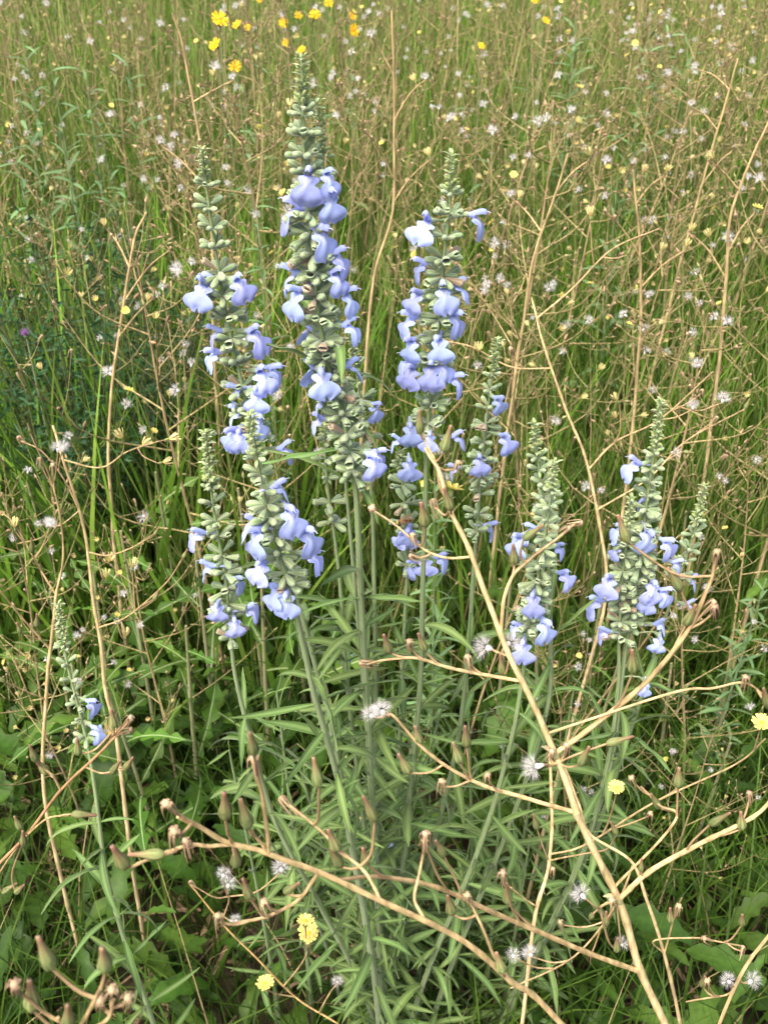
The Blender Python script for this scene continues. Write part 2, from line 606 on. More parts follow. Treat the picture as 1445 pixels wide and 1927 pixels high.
# low leafy cover on the soil
mb = MB()
for i in range(1700):
    y = rnd(0.55, 2.3)
    x = rnd(-1, 1) * (0.44 * y + 0.3)
    if abs(x - 0.02) < 0.25 and y < 1.1 and random.random() < 0.7:
        continue
    L = rnd(0.05, 0.13)
    n = 8
    lob = random.choice([3, 4, 5])
    t = np.linspace(0, 1, n)
    hw = L * rnd(0.12, 0.24) * np.sin(math.pi * np.clip(t * 0.93 + 0.05, 0, 1)) ** 0.7 * (0.55 + 0.45 * np.where(np.arange(n) % 2 == 0, 1, 0.1))
    az, el, bd = rnd(0, 6.28), rnd(0.2, 1.1), rnd(0.3, 1.6)
    ang = el - bd * t
    rr = np.cumsum(np.concatenate([[0], np.cos(ang[1:])])) * L / (n - 1)
    zz = np.cumsum(np.concatenate([[0], np.sin(ang[1:])])) * L / (n - 1)
    z0 = abs(random.gauss(0, 0.12))
    cx, cy = math.cos(az), math.sin(az)
    G = np.zeros((n, 3, 3))
    for j, u in enumerate((-1, 0, 1)):
        G[:, j, 0] = x + rr * cx - hw * u * cy
        G[:, j, 1] = y + rr * cy + hw * u * cx
        G[:, j, 2] = z0 + zz + abs(u) * hw * 0.35
    c = G_DEEP[random.randrange(4)] * rnd(0.5, 1.05)  # random deep greens, lowered overall to paint in the shade near the soil
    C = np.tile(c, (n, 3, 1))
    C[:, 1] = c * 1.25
    sheet(mb, G, C)
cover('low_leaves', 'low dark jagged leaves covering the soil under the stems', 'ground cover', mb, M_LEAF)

# dead litter lying on the soil
mb = MB()
for i in range(1500):
    y = rnd(0.4, 2.2)
    x = rnd(-1, 1) * (0.44 * y + 0.3)
    a = rnd(0, 6.28)
    L = rnd(0.04, 0.16)
    d = np.array([math.cos(a), math.sin(a), rnd(-0.1, 0.15)])
    s = np.array([-math.sin(a), math.cos(a), 0]) * rnd(0.001, 0.004)
    o = np.array([x, y, rnd(0.004, 0.05)])
    m_ = o + d * L * 0.5 + np.array([0, 0, rnd(0, 0.015)])
    e = o + d * L
    mb.add([o - s, o + s, m_ - s, m_ + s, e - s * 0.3, e + s * 0.3], np.array([0.20, 0.14, 0.075]) * rnd(0.4, 1.3), [[0, 1, 3, 2], [2, 3, 5, 4]])
cover('dead_litter', 'brown dead stalk litter lying on the soil', 'litter', mb, M_STRAW)


# ------------------------------------------------------------------ sage flower pieces
def calyx_mesh(kind):
    m = MB()
    pale = np.array([0.305, 0.395, 0.215])
    mid = np.array([0.165, 0.240, 0.100])
    if kind == 'bud':       # closed, plump
        xs = [0, 0.12, 0.32, 0.58, 0.80, 0.94, 1.0]
        rs = [0.05, 0.10, 0.16, 0.20, 0.195, 0.13, 0.01]
        c1 = [pale * 0.8, pale * 0.85, pale * 0.9, pale, pale * 1.05, pale * 1.1, pale * 1.15]
        c2 = [mid * 1.05, mid, mid * 1.05, mid * 1.15, mid * 1.3, pale, pale]
        lathe(m, xs, rs, c1, 10, 0.05, c2)
    elif kind == 'young':   # small yellow-green
        y1 = np.array([0.33, 0.43, 0.13])
        xs = [0, 0.2, 0.5, 0.8, 1.0]
        rs = [0.08, 0.2, 0.26, 0.17, 0.01]
        lathe(m, xs, rs, [y1 * 0.8, y1 * 0.9, y1, y1 * 1.1, y1 * 1.2], 8, 0.06, [y1 * 0.7] * 5)
    else:                   # open bell with two lips
        dry = kind == 'dry'
        mouth = 0.6 if kind == 'gape' else 0.30
        if dry:
            pale = np.array([0.34, 0.28, 0.18])
            mid = np.array([0.25, 0.17, 0.10])
        sides = 12
        th = np.arange(sides) * 2 * math.pi / sides
        xs = np.array([0, 0.15, 0.40, 0.68, 0.93])
        rs = np.array([0.05, 0.085, 0.145, 0.195, 0.235])
        V, C = [], []
        up = np.sin(th)
        ribs = np.where(np.arange(sides) % 2 == 0, 1, -1)
        for i in range(5):
            rr = rs[i] * (1 + 0.04 * ribs)
            V.append(np.stack([np.full(sides, xs[i]) , rr * np.cos(th), rr * np.sin(th)], 1))
            C.append(np.where(ribs[:, None] > 0, pale * 0.95, mid))
        tooth = 1.0 + 0.12 * np.abs(up) ** 2 + 0.05 * ribs
        rr = 0.245 + 0.09 * np.abs(up) + 0.02 * ribs
        V.append(np.stack([tooth, rr * np.cos(th) * 0.95, rr * np.sin(th) * mouth], 1))
        C.append(np.tile(pale * 1.35, (sides, 1)))
        # inner wall
        V.append(np.stack([tooth - 0.05, (rr - 0.03) * np.cos(th) * 0.95, (rr - 0.03) * np.sin(th) * mouth * 0.85], 1))
        C.append(np.tile(pale * 1.1, (sides, 1)))
        V.append(np.stack([np.full(sides, 0.70), 0.17 * np.cos(th), 0.17 * np.sin(th) * mouth], 1))
        C.append(np.tile(mid * 0.8, (sides, 1)))
        V.append(np.stack([np.full(sides, 0.4), 0.10 * np.cos(th), 0.10 * np.sin(th)], 1))
        C.append(np.tile(mid * 0.7, (sides, 1)))
        k = len(V)
        j = np.arange(sides)
        jn = (j + 1) % sides
        Q = [np.stack([i * sides + j, i * sides + jn, (i + 1) * sides + jn, (i + 1) * sides + j], 1) for i in range(k - 1)]
        m.add(np.concatenate(V), np.concatenate(C), np.concatenate(Q))
        m.add(V[-1], C[-1], None, [[0, x, x + 1] for x in range(1, sides - 1)])
    return m.mesh('calyx', M_CALYX)


CAL = {k: calyx_mesh(k) for k in ('bud', 'young', 'open', 'gape', 'dry')}

BLUE = np.array([0.385, 0.460, 0.845])
BLUE_D = np.array([0.300, 0.375, 0.810])
WHITE = np.array([0.74, 0.76, 0.90])


def flower_meshes(seed):
    r = random.Random(seed)
    k = r.uniform(0.9, 1.12)
    hood_up = r.uniform(-0.2, 0.5)
    # tube and hood
    m = MB()
    lathe(m, [-0.008, -0.003, 0.002, 0.006, 0.0085], [0.0011, 0.0014, 0.0019, 0.0026, 0.0030], [WHITE * 0.85, BLUE * 1.1, BLUE * 1.05, BLUE, BLUE], 10)
    path = np.array([[0.0035, 0, 0.0010], [0.007, 0, 0.0026], [0.0105, 0, 0.0040 + 0.001 * hood_up], [0.0140, 0, 0.0052 + 0.003 * hood_up], [0.0168, 0, 0.0050 + 0.004 * hood_up], [0.0182, 0, 0.0036 + 0.004 * hood_up]])
    path = crom(path, 10)
    hw = np.interp(np.linspace(0, 1, 10), [0, 0.3, 0.6, 0.85, 1], [0.0026, 0.0028, 0.0030, 0.0026, 0.0012])
    th = np.linspace(-1.9, 1.9, 9)
    G = np.zeros((10, 9, 3))
    for i in range(10):
        G[i, :, 0] = path[i, 0]
        G[i, :, 1] = hw[i] * np.sin(th) * 0.85
        G[i, :, 2] = path[i, 2] + hw[i] * (np.cos(th) - 0.5) * 1.1
    C = np.tile(BLUE, (10, 9, 1)) * np.linspace(1.1, 0.95, 10)[:, None, None]
    sheet(m, G, C)
    # style peeping out of the hood
    tube(m, crom([[0.0160, 0, 0.0040 + 0.004 * hood_up], [0.0195, 0, 0.0046 + 0.004 * hood_up], [0.0215, 0.0004, 0.0036 + 0.004 * hood_up]], 5), 0.00025, WHITE, 4)
    upper = m.mesh('flower', M_PETAL)
    # hanging lower lip
    m = MB()
    drop = r.uniform(0.85, 1.15)
    nv, nu = 26, 15
    cen = crom(np.array([[0.0055, 0, -0.0012], [0.0095, 0, -0.0030], [0.0128, 0, -0.0075 * drop], [0.0145, 0, -0.0140 * drop], [0.0140 - r.uniform(0, 0.003), 0, -0.0215 * drop]]), nv)
    v = np.linspace(0, 1, nv)
    w = np.interp(v, [0, 0.10, 0.20, 0.30, 0.38, 0.44, 0.52, 0.62, 0.74, 0.86, 0.95, 1.0], [0.0020, 0.0036, 0.0066, 0.0076, 0.0062, 0.0046, 0.0080, 0.0112, 0.0122, 0.0112, 0.0088, 0.0060]) * k
    u = np.linspace(-1, 1, nu)
    ph, asym = r.uniform(0, 6), r.uniform(-0.12, 0.12)
    G = np.zeros((nv, nu, 3))
    C = np.zeros((nv, nu, 3))
    for j in range(nu):
        y = u[j] * w * (1 + asym * np.sign(u[j]))
        notch = 0.0038 * np.exp(-(u[j] / 0.2) ** 2) * np.clip((v - 0.8) / 0.2, 0, 1)
        rim = -0.0022 * (abs(u[j]) ** 2.2) * np.clip((v - 0.72) / 0.28, 0, 1) * -1
        lobe = np.where((v > 0.15) & (v < 0.42), 1.0, 0.0)
        G[:, j, 0] = cen[:, 0] - 0.10 * np.abs(u[j]) ** 1.7 * w * (1 + 2.0 * lobe) + 0.0006 * np.sin(u[j] * 7 + v * 9 + ph) * v + 0.0010 * np.exp(-(u[j] / 0.35) ** 2) * np.exp(-((v - 0.42) / 0.2) ** 2)
        G[:, j, 1] = y
        G[:, j, 2] = cen[:, 2] + notch + rim + 0.0005 * np.sin(u[j] * 11 + ph) * v
        base = BLUE * (1 - v[:, None] * 0.25) + BLUE_D * (v[:, None] * 0.25)
        wm = np.exp(-((np.abs(u[j]) - 0.22) / 0.16) ** 2) * np.exp(-((v - 0.30) / 0.14) ** 2) * 0.75
        C[:, j] = base * (1 - wm[:, None]) + WHITE * wm[:, None]
    sheet(m, G, C)
    lower = m.mesh('lower_lip', M_PETAL)
    return upper, lower


FLOWERS = [flower_meshes(i) for i in range(8)]

FACE = {'F': -90, 'FL': -128, 'FR': -52, 'L': -168, 'R': -12, 'BL': 160, 'BR': 20}


def bract_mesh():
    m = lance_leaf(1.0, 0.42, np.array([0.23, 0.30, 0.12]), np.array([0.34, 0.42, 0.22]), np.array([0.30, 0.38, 0.18]), bend=0.6, fold=0.3, n=5)
    return m


def sage(label, spike, stem, ytop, ybase, flowers, dens=1.0, fscale=1.0, cs=1.0, open_from=0.4, tip=0.16, spacing=0.0135, per=8, dry=0.06, leaf_from=None, rad=0.0030, group='flowering blue sage stems', leaf_scale=1.0):
    """One flowering stem. spike / stem: photograph pixels from the tip down; the lowest point runs on to the soil."""
    pix = spike + stem
    py = np.array([p[1] for p in pix], float)
    f = (py - py[0]) / (py[-1] - py[0])
    ybase = ybase * 0.93
    Ys = ytop + (ybase - ytop) * f
    W = [at(p[0], p[1], y) for p, y in zip(pix, Ys)]
    d = W[-1] - W[-2]
    if W[-1][2] > 0.02:
        k = W[-1][2]
        dd = d / max(1e-6, -d[2])
        W.append(W[-1] + np.array([dd[0] * 0.5, dd[1] * 0.5, -1]) * (k + 0.01))
    W = np.array(W)
    nspk = len(spike)
    C = crom(W, 20 * len(W))
    # arclength where the spike ends
    seg = np.linalg.norm(np.diff(C, axis=0), axis=1)
    S = np.concatenate([[0], np.cumsum(seg)])
    send = S[min(len(S) - 1, int((nspk - 1) / (len(W) - 1) * (len(C) - 1)))]
    stot = S[-1]

    def P(s):
        return np.array([np.interp(s, S, C[:, i]) for i in range(3)])

    def T(s):
        a = P(max(0, s - 0.004)) - P(min(stot, s + 0.004))
        return a / np.linalg.norm(a)

    base = P(stot)
    root = thing('blue_sage', label, 'sage', base, group)
    m = MB()
    ss = np.linspace(0, stot, 70)
    rr = rad * np.interp(ss / stot, [0, 0.08, 0.3, 1], [0.28, 0.45, 0.8, 1.35])
    gcol = np.array([0.205, 0.285, 0.115])
    cc = np.array([gcol * (1.15 - 0.3 * (s / stot)) for s in ss])
    tube(m, np.array([P(s) for s in ss]), rr, cc, 8, 0.06, cc * 0.62)
    built('stem', m, M_STEM, root)

    # whorls
    s = 0.002
    wi = 0
    tiplen = send * tip
    bm = bract_mesh()
    while s < send:
        q = s / send
        pos, t = P(s), T(s)
        mw = MB()
        n_b = 4
        off = wi * 0.78
        young = s < tiplen
        grow = min(1.0, 0.35 + 0.65 * (s / max(tiplen * 1.6, 1e-4)))
        lb = (0.0075 if young else 0.0065) * cs
        for b in range(n_b):
            a = off + b * math.pi / 2 + rnd(-0.3, 0.3)
            e = rnd(0.35, 0.8) if young else rnd(-0.3, 0.3)
            dvec = np.array([math.cos(a) * math.cos(e), math.sin(a) * math.cos(e), math.sin(e)])
            Rm = np.array(frame(dvec, t))
            vv = bm.v[0] * lb * rnd(0.7, 1.2)
            mw.add(vv @ Rm.T + pos + dvec * 0.001, bm.c[0] * (1.1 if young else 0.9), bm.q[0])
        wh = built('whorl', mw, M_CALYX, root)
        if young:
            n = random.choice([4, 5, 6])
            kind, ln = 'young', 0.0072 * grow * 1.2 * cs
        elif q < open_from:
            n = max(4, int(per * 0.75 * dens))
            kind, ln = 'bud', 0.0120 * grow * cs
        else:
            n = max(5, int(round((per + rnd(-1.5, 2)) * dens)))
            kind, ln = 'open', 0.0142 * cs
        # calyces sit in two opposite fans
        for c in range(n):
            a = off + 2 * math.pi * (c + rnd(-0.3, 0.3)) / n
            e = rnd(0.5, 1.0) if young else (rnd(0.15, 0.75) if kind == 'bud' else rnd(-0.35, 0.75))
            dvec = np.array([math.cos(a) * math.cos(e), math.sin(a) * math.cos(e), math.sin(e)])
            kk = kind
            if kind == 'open':
                u = random.random()
                kk = 'dry' if u < dry else ('bud' if u < 0.48 + dry else ('gape' if u < 0.62 else 'open'))
            elif kind == 'bud' and random.random() < 0.15:
                kk = 'open'
            rot = frame(dvec, t) @ Matrix.Rotation(rnd(-0.5, 0.5), 3, 'X')
            link('calyx', CAL[kk], wh, mat4(pos + dvec * 0.0022 + t * rnd(-0.0025, 0.0025), rot, ln * rnd(0.82, 1.15)))
        step = 0.0050 * cs if young else spacing * 1.34 * rnd(0.85, 1.15) * (0.8 + 0.3 * q)
        s += step
        wi += 1

    # open flowers
    for fl in flowers:
        fx, fy, face = fl[:3]
        sc = fscale * (fl[3] if len(fl) > 3 else 1.0) * rnd(0.94, 1.06)
        # the nearest place on the stem at a little above the flower's height in view
        prog = np.interp(fy - 22, py[:nspk], np.arange(nspk)) if fy - 22 <= py[nspk - 1] else nspk - 1 + (fy - 22 - py[nspk - 1]) / max(1, py[min(nspk, len(py) - 1)] - py[nspk - 1])
        s0 = S[int(np.clip(prog / (len(W) - 1) * (len(C) - 1), 0, len(C) - 1))]
        ax = P(s0)
        az = R(FACE[face] + rnd(-14, 14))
        el = rnd(-0.05, 0.35) if face != 'F' else rnd(-0.1, 0.2)
        dvec = np.array([math.cos(az) * math.cos(el), math.sin(az) * math.cos(el), math.sin(el)])
        rot = frame(dvec) @ Matrix.Rotation(rnd(-0.2, 0.2), 3, 'X')
        lipc = np.array(rot @ Vector((0.0125, 0, -0.0095))) * sc
        target = at(fx, fy, ax[1] + dvec[1] * 0.018)
        o = target - lipc
        reach = o - ax
        ln = np.linalg.norm(reach)
        up, lo = random.choice(FLOWERS)
        FLPOS[(fx, fy)] = (o, dvec, sc)
        fo = link('flower', up, root, mat4(o, rot, sc))
        link('lower_lip', lo, fo, mat4(o, rot, sc))
        # its calyx bridges stem and flower
        tail = o - dvec * 0.0035
        v = tail - ax
        lv = np.linalg.norm(v) + 1e-6
        lc = min(max(0.0105 * cs, 0.008), 0.013)
        cdir = v / lv if lv > 0.006 else dvec
        cdir = cdir * 0.5 + dvec * 0.5
        cdir /= np.linalg.norm(cdir)
        st = o + dvec * 0.001 - cdir * lc
        link('calyx', CAL['open'], fo, mat4(st, frame(cdir), lc))
        if np.linalg.norm(st - ax) > 0.003:
            m = MB()
            tube(m, crom([ax, (ax + st) / 2 + np.array([0, 0, 0.001]), st + cdir * 0.001], 5), 0.0009, (0.24, 0.31, 0.15), 5)
            built('flower_stalk', m, M_STEM, fo)

    # leaves below the spike
    s = send + 0.10 if leaf_from is None else leaf_from
    a0 = rnd(0, 3)
    while s < stot - 0.03:
        g = min(1, 0.45 + (s - send) / 0.25)
        for b in range(2):
            az = a0 + b * math.pi + rnd(-0.6, 0.6)
            put_leaf(root, P(s), az, rnd(-0.1, 1.0), rnd(0.05, 0.095) * g * leaf_scale, SAGE_LEAVES, rnd(-0.6, 0.6))
            if random.random() < 0.55 and s > send + 0.1:
                put_leaf(root, P(s), az + rnd(-0.5, 0.5), rnd(0.5, 1.0), rnd(0.025, 0.045), SAGE_LEAVES, rnd(-0.6, 0.6))
        a0 += math.pi / 2 + rnd(-0.3, 0.3)
        s += rnd(0.028, 0.045)
    return root


FLPOS = {}
sage('tallest blue sage, thick flower spike with a second small tip beside its top',
     [(568, 108), (571, 220), (574, 330), (585, 450), (598, 580), (620, 700), (648, 800), (668, 905)],
     [(674, 1000), (680, 1130), (690, 1320), (700, 1500), (718, 1850)], 0.80, 0.80,
     [(577, 356, 'F', 1.1), (622, 348, 'FR', .8), (623, 392, 'FR'), (540, 412, 'L', 1.05), (612, 460, 'FR', 1.1), (646, 500, 'R'), (640, 537, 'FR'), (540, 535, 'L'),
      (552, 575, 'FL', 1.1), (661, 575, 'R', .95), (571, 630, 'BL', .8), (668, 628, 'R', .9), (580, 704, 'BL', .85), (610, 728, 'F', 1.15), (672, 700, 'BR', .9),
      (597, 770, 'L', .9), (592, 800, 'L', .8), (706, 882, 'FR', 1.1), (718, 868, 'R', .9)],
     dens=1.3, per=10, open_from=0.30, tip=0.10, cs=1.05, rad=0.0034)
sage('small slim sage shoot rising beside the upper half of the tallest spike',
     [(596, 188), (603, 240), (610, 320), (612, 420)], [(618, 600), (650, 900), (700, 1500), (722, 1860)], 0.82, 0.83, [], per=6, tip=0.45, open_from=0.8, cs=0.85, rad=0.002)
sage('tall leaning blue sage with bare gaps between the upper whorls of buds',
     [(380, 280), (390, 360), (403, 450), (418, 545), (436, 640), (455, 720), (470, 790), (484, 845)],
     [(500, 900), (530, 1010), (580, 1200), (640, 1450), (700, 1860)], 0.84, 0.84,
     [(375, 560, 'FL', 1.1), (388, 545, 'L', .9), (458, 548, 'FR', 1.05), (400, 640, 'L', .9), (395, 682, 'L'), (490, 645, 'FR', 1.1), (500, 722, 'FR', 1.1), (522, 710, 'R'),
      (481, 757, 'F', 1.0), (439, 748, 'L', .9), (437, 790, 'L', .9), (432, 830, 'FL', 1.05), (452, 835, 'F', .9), (487, 808, 'FR', 1.1), (545, 858, 'R', 1.0)],
     dens=1.1, per=9, open_from=0.36, tip=0.10, spacing=0.0165)
sage('tall straight blue sage crowded with open flowers below its bare tip',
     [(850, 290), (848, 360), (842, 430), (833, 500), (828, 590), (818, 680), (808, 760), (803, 830)],
     [(800, 950), (796, 1080), (790, 1300), (770, 1500), (740, 1860)], 0.86, 0.84,
     [(792, 437, 'FL'), (903, 427, 'R'), (786, 512, 'L', .95), (838, 565, 'F', 1.05), (873, 552, 'R'), (777, 573, 'FL'), (861, 613, 'FR', .95), (762, 618, 'L'), (770, 662, 'FL', .95),
      (826, 662, 'F', 1.05), (808, 712, 'F', 1.1), (768, 714, 'FL', .95), (838, 702, 'FR'), (863, 728, 'R'), (756, 692, 'L', .9), (772, 822, 'F', .95), (806, 835, 'F', .9), (868, 832, 'R', .9)],
     dens=1.1, per=9, open_from=0.30, tip=0.12, spacing=0.0155)
sage('slender blue sage with widely spaced buds and one flower facing out',
     [(936, 640), (925, 720), (915, 790), (908, 860), (902, 930), (896, 1010)], [(890, 1080), (884, 1180), (860, 1400), (800, 1650), (745, 1860)], 0.98, 0.90,
     [(940, 767, 'FR', .95), (955, 838, 'FR', 1.0), (905, 880, 'F', 1.1), (850, 893, 'L', .9), (925, 1000, 'R', 1.0)],
     per=7, open_from=0.35, tip=0.16, spacing=0.017)
sage('blue sage with a bee on its lower flower and a pale broken tip',
     [(752, 850), (756, 900), (762, 960), (764, 1030), (766, 1080)], [(760, 1200), (752, 1400), (745, 1600), (735, 1870)], 0.94, 0.88,
     [(770, 888, 'F', 1.0), (740, 838, 'L', .85), (768, 1016, 'F', 1.15), (800, 1072, 'F', 1.1), (770, 1074, 'FL', .9), (835, 1062, 'R', .95), (750, 1020, 'FL', .9)],
     per=7, open_from=0.2, tip=0.1, spacing=0.018)
sage('blue sage with yellow green tip, flowers bunched near the spike base',
     [(470, 780), (480, 840), (492, 905), (508, 975), (528, 1050), (552, 1125)], [(568, 1200), (590, 1300), (618, 1400), (650, 1530), (705, 1840)], 0.68, 0.78,
     [(464, 998, 'L', 1.0), (480, 1026, 'FL', 1.1), (552, 985, 'FR', 1.15), (586, 1022, 'FR', 1.1), (598, 1058, 'R', .9), (486, 1082, 'FL', 1.05), (515, 1130, 'FL', 1.1), (541, 1142, 'F', 1.05), (533, 925, 'BR', .9)],
     per=8, open_from=0.4, tip=0.2, rad=0.0036, dens=1.1)
sage('short blue sage with a narrow yellow green tip and few hanging flowers',
     [(387, 812), (392, 870), (400, 940), (413, 1020), (426, 1100), (436, 1215)], [(445, 1280), (470, 1380), (520, 1550), (600, 1700), (690, 1880)], 0.78, 0.80,
     [(364, 1016, 'L', .95), (386, 1075, 'L', .95), (411, 1157, 'F', .95), (445, 1185, 'F', .95), (480, 1155, 'R', .9), (452, 1103, 'R', .8)],
     per=7, open_from=0.5, tip=0.22, spacing=0.0150)
sage('lone blue sage leaning over dark lettuce leaves with two flowers',
     [(110, 1135), (118, 1200), (132, 1270), (148, 1330), (166, 1405)], [(180, 1490), (200, 1640), (232, 1760), (292, 1935)], 0.82, 0.72,
     [(178, 1334, 'R', .95), (188, 1384, 'FR', 1.0)], per=6, open_from=0.9, tip=0.28, cs=0.9)
sage('blue sage with a smooth unflowered tip beside a shorter twin spike',
     [(1005, 795), (1010, 860), (1020, 920), (1026, 985)], [(1034, 1100), (1035, 1220), (1028, 1340), (960, 1550), (830, 1870)], 0.86, 0.82,
     [(1056, 1040, 'R', .85), (1068, 1094, 'FR', 1.0)], per=7, open_from=0.9, tip=0.3)
sage('blue sage twin spike with three large flowers facing out at its base',
     [(1043, 870), (1036, 930), (1026, 1000), (1014, 1075), (1000, 1150), (990, 1200)], [(985, 1260), (960, 1400), (900, 1600), (790, 1870)], 0.82, 0.80,
     [(1003, 1142, 'F', 1.1), (1027, 1192, 'FR', 1.15), (983, 1232, 'F', 1.05), (968, 1030, 'FL', 1.0), (990, 1008, 'L', .9), (966, 1188, 'L', .85)],
     per=8, open_from=0.45, tip=0.16, dens=1.1)
sage('bushy blue sage with a long pale tip standing apart among dry stalks',
     [(1243, 752), (1235, 820), (1224, 890), (1213, 970), (1205, 1050), (1192, 1130), (1180, 1200)], [(1168, 1290), (1150, 1430), (1090, 1620), (960, 1900)], 0.88, 0.84,
     [(1181, 886, 'L', 1.0), (1216, 1022, 'F', 1.15), (1260, 1036, 'FR', 1.05), (1276, 1070, 'R', .85), (1226, 1118, 'F', 1.1), (1218, 1138, 'FL', .95), (1252, 1130, 'FR', 1.05),
      (1246, 1182, 'R', .9), (1237, 1218, 'F', .85), (1204, 945, 'BL', .9), (1213, 1300, 'F', .75)],
     per=9, open_from=0.42, tip=0.2, dens=1.1)
sage('small blue sage crowding the bushy spike on its pale yellow tip side',
     [(1187, 935), (1182, 985), (1174, 1050), (1168, 1130), (1164, 1200)], [(1162, 1300), (1140, 1450), (1080, 1650), (950, 1900)], 0.86, 0.84,
     [(1156, 1006, 'L', .9), (1155, 1042, 'L', .8), (1140, 1108, 'FL', 1.05), (1113, 1146, 'L', 1.05), (1130, 1196, 'L', .95)], per=8, open_from=0.3, tip=0.2)
sage('thin pale green sage shoot leaning out beyond the bushy spike',
     [(1325, 915), (1312, 975), (1296, 1035), (1275, 1090)], [(1240, 1200), (1200, 1330), (1100, 1620), (960, 1900)], 0.92, 0.85,
     [(1305, 1100, 'R', .9), (1301, 1146, 'R', .8)], per=7, open_from=0.95, tip=0.35)
sage('small budding sage spike tucked below the tall leaning flowers',
     [(610, 800), (612, 860), (618, 930), (626, 985)], [(640, 1100), (655, 1300), (690, 1600), (712, 1860)], 0.86, 0.82, [], per=6, open_from=0.6, tip=0.14, spacing=0.018)
sage('small green tipped sage shoot behind the thick middle of the tallest spike',
     [(660, 625), (668, 680), (678, 750), (690, 830)], [(700, 950), (705, 1150), (710, 1500), (722, 1860)], 0.88, 0.84, [(708, 780, 'FR', .8)], per=6, open_from=0.5, tip=0.3, cs=0.9)


# leafy shoots without flowers
def leafy_shoot(x, y, h, lx, ly):
    P0 = np.array([x, y, -0.01])
    C = crom([P0, P0 + [lx * 0.35, ly * 0.35, h * 0.5], P0 + [lx, ly, h]], 24)
    px_ = 722.5 + FPX * (x + lx) / ((y + ly) * _cp - (h - CAMZ) * _sp)
    who = [w for lim, w in ((560, 'below the leaning sage'), (680, 'below the yellow tipped sage'), (800, 'below the tallest sage'), (930, 'below the slender sage'), (1060, 'below the twin spike'), (9999, 'below the bushy sage')) if px_ < lim][0]
    hw_ = 'tall' if h > 0.62 else ('short' if h < 0.4 else 'middling')
    root = thing('sage_shoot', hw_ + ' leafy sage shoot without flowers ' + who, 'sage', P0, 'flowerless sage shoots in the clump')
    m = MB()
    cc = np.array([[0.17, 0.25, 0.085]] * 24)
    tube(m, C, np.linspace(0.0034, 0.0012, 24), cc, 8, 0.06, cc * 0.65)
    built('stem', m, M_STEM, root)
    a0 = rnd(0, 3)
    for i in range(6, 24):
        if random.random() < 0.25:
            continue
        for b in range(2):
            az = a0 + b * math.pi + rnd(-0.3, 0.3)
            g = 1.0 if i < 17 else 1.0 - (i - 17) * 0.09
            put_leaf(root, C[i], az + rnd(-0.5, 0.5), rnd(-0.2, 1.1), rnd(0.035, 0.09) * g, SAGE_LEAVES, rnd(-0.7, 0.7))
        a0 += math.pi / 2 + rnd(-0.2, 0.2)


for (px, py, Y) in [(430, 1400, 0.86), (520, 1290, 0.92), (560, 1420, 0.84), (610, 1270, 0.98), (650, 1420, 0.86), (700, 1250, 1.0), (745, 1380, 0.90), (800, 1190, 1.02), (830, 1330, 0.92),
                   (880, 1270, 1.0), (900, 1430, 0.86), (950, 1350, 0.95), (1010, 1420, 0.92), (1080, 1290, 1.0), (500, 1560, 0.78), (700, 1570, 0.76), (880, 1600, 0.8),
                   (1000, 1560, 0.86), (760, 1720, 0.72)]:
    t = at(px, py, Y)
    bx, by = 0.02 + rnd(-0.1, 0.1) + t[0] * 0.45, 0.86 + rnd(-0.06, 0.08)
    leafy_shoot(bx, by, t[2], t[0] - bx, t[1] - by)


# ------------------------------------------------------------------ wild lettuce pieces
STRAW = np.array([0.54, 0.40, 0.19])
STRAW_P = np.array([0.64, 0.51, 0.28])
TWIG = np.array([0.29, 0.205, 0.105])
OLIVE = np.array([0.22, 0.22, 0.08])


def bud_mesh(seed):
    r = random.Random(seed)
    g1 = np.array([0.23, 0.27, 0.10]) * r.uniform(0.8, 1.15)
    g2 = np.array([0.14, 0.17, 0.06])
    br = np.array([0.26, 0.14, 0.085])
    m = MB()
    xs = [0, 0.06, 0.16, 0.30, 0.48, 0.66, 0.84, 0.97, 1.0]
    rs = np.array([0.06, 0.115, 0.155, 0.160, 0.120, 0.080, 0.060, 0.052, 0.02]) * r.uniform(0.9, 1.1)
    c1 = [OLIVE, g1 * 0.9, g1, g1 * 1.1, g1, g1 * 0.75 + br * 0.25, g1 * 0.3 + br * 0.7, br * 1.1, np.array([0.4, 0.3, 0.2])]
    c2 = [OLIVE, g2, g2 * 1.1, g2, br * 0.3 + g2 * 0.7, br * 0.6 + g2 * 0.3, br * 0.7, br * 0.8, np.array([0.4, 0.3, 0.2])]
    lathe(m, xs, rs, c1, 12, 0.07, c2)
    # short outer bracts at the foot
    bm = lance_leaf(1.0, 0.42, g1, g1 * 1.3, g2, bend=-0.25, fold=0.2, n=4)
    for i in range(5):
        a = i * 1.257 + r.uniform(-0.2, 0.2)
        d = np.array([1.0, math.cos(a) * 0.28, math.sin(a) * 0.28])
        Rm = np.array(frame(d, (0.0, -math.cos(a), -math.sin(a))))
        o = np.array([0.05, math.cos(a) * 0.12, math.sin(a) * 0.12])
        m.add(bm.v[0] * r.uniform(0.28, 0.42) @ Rm.T + o, bm.c[0], bm.q[0])
    return m.mesh('bud', M_BUD)


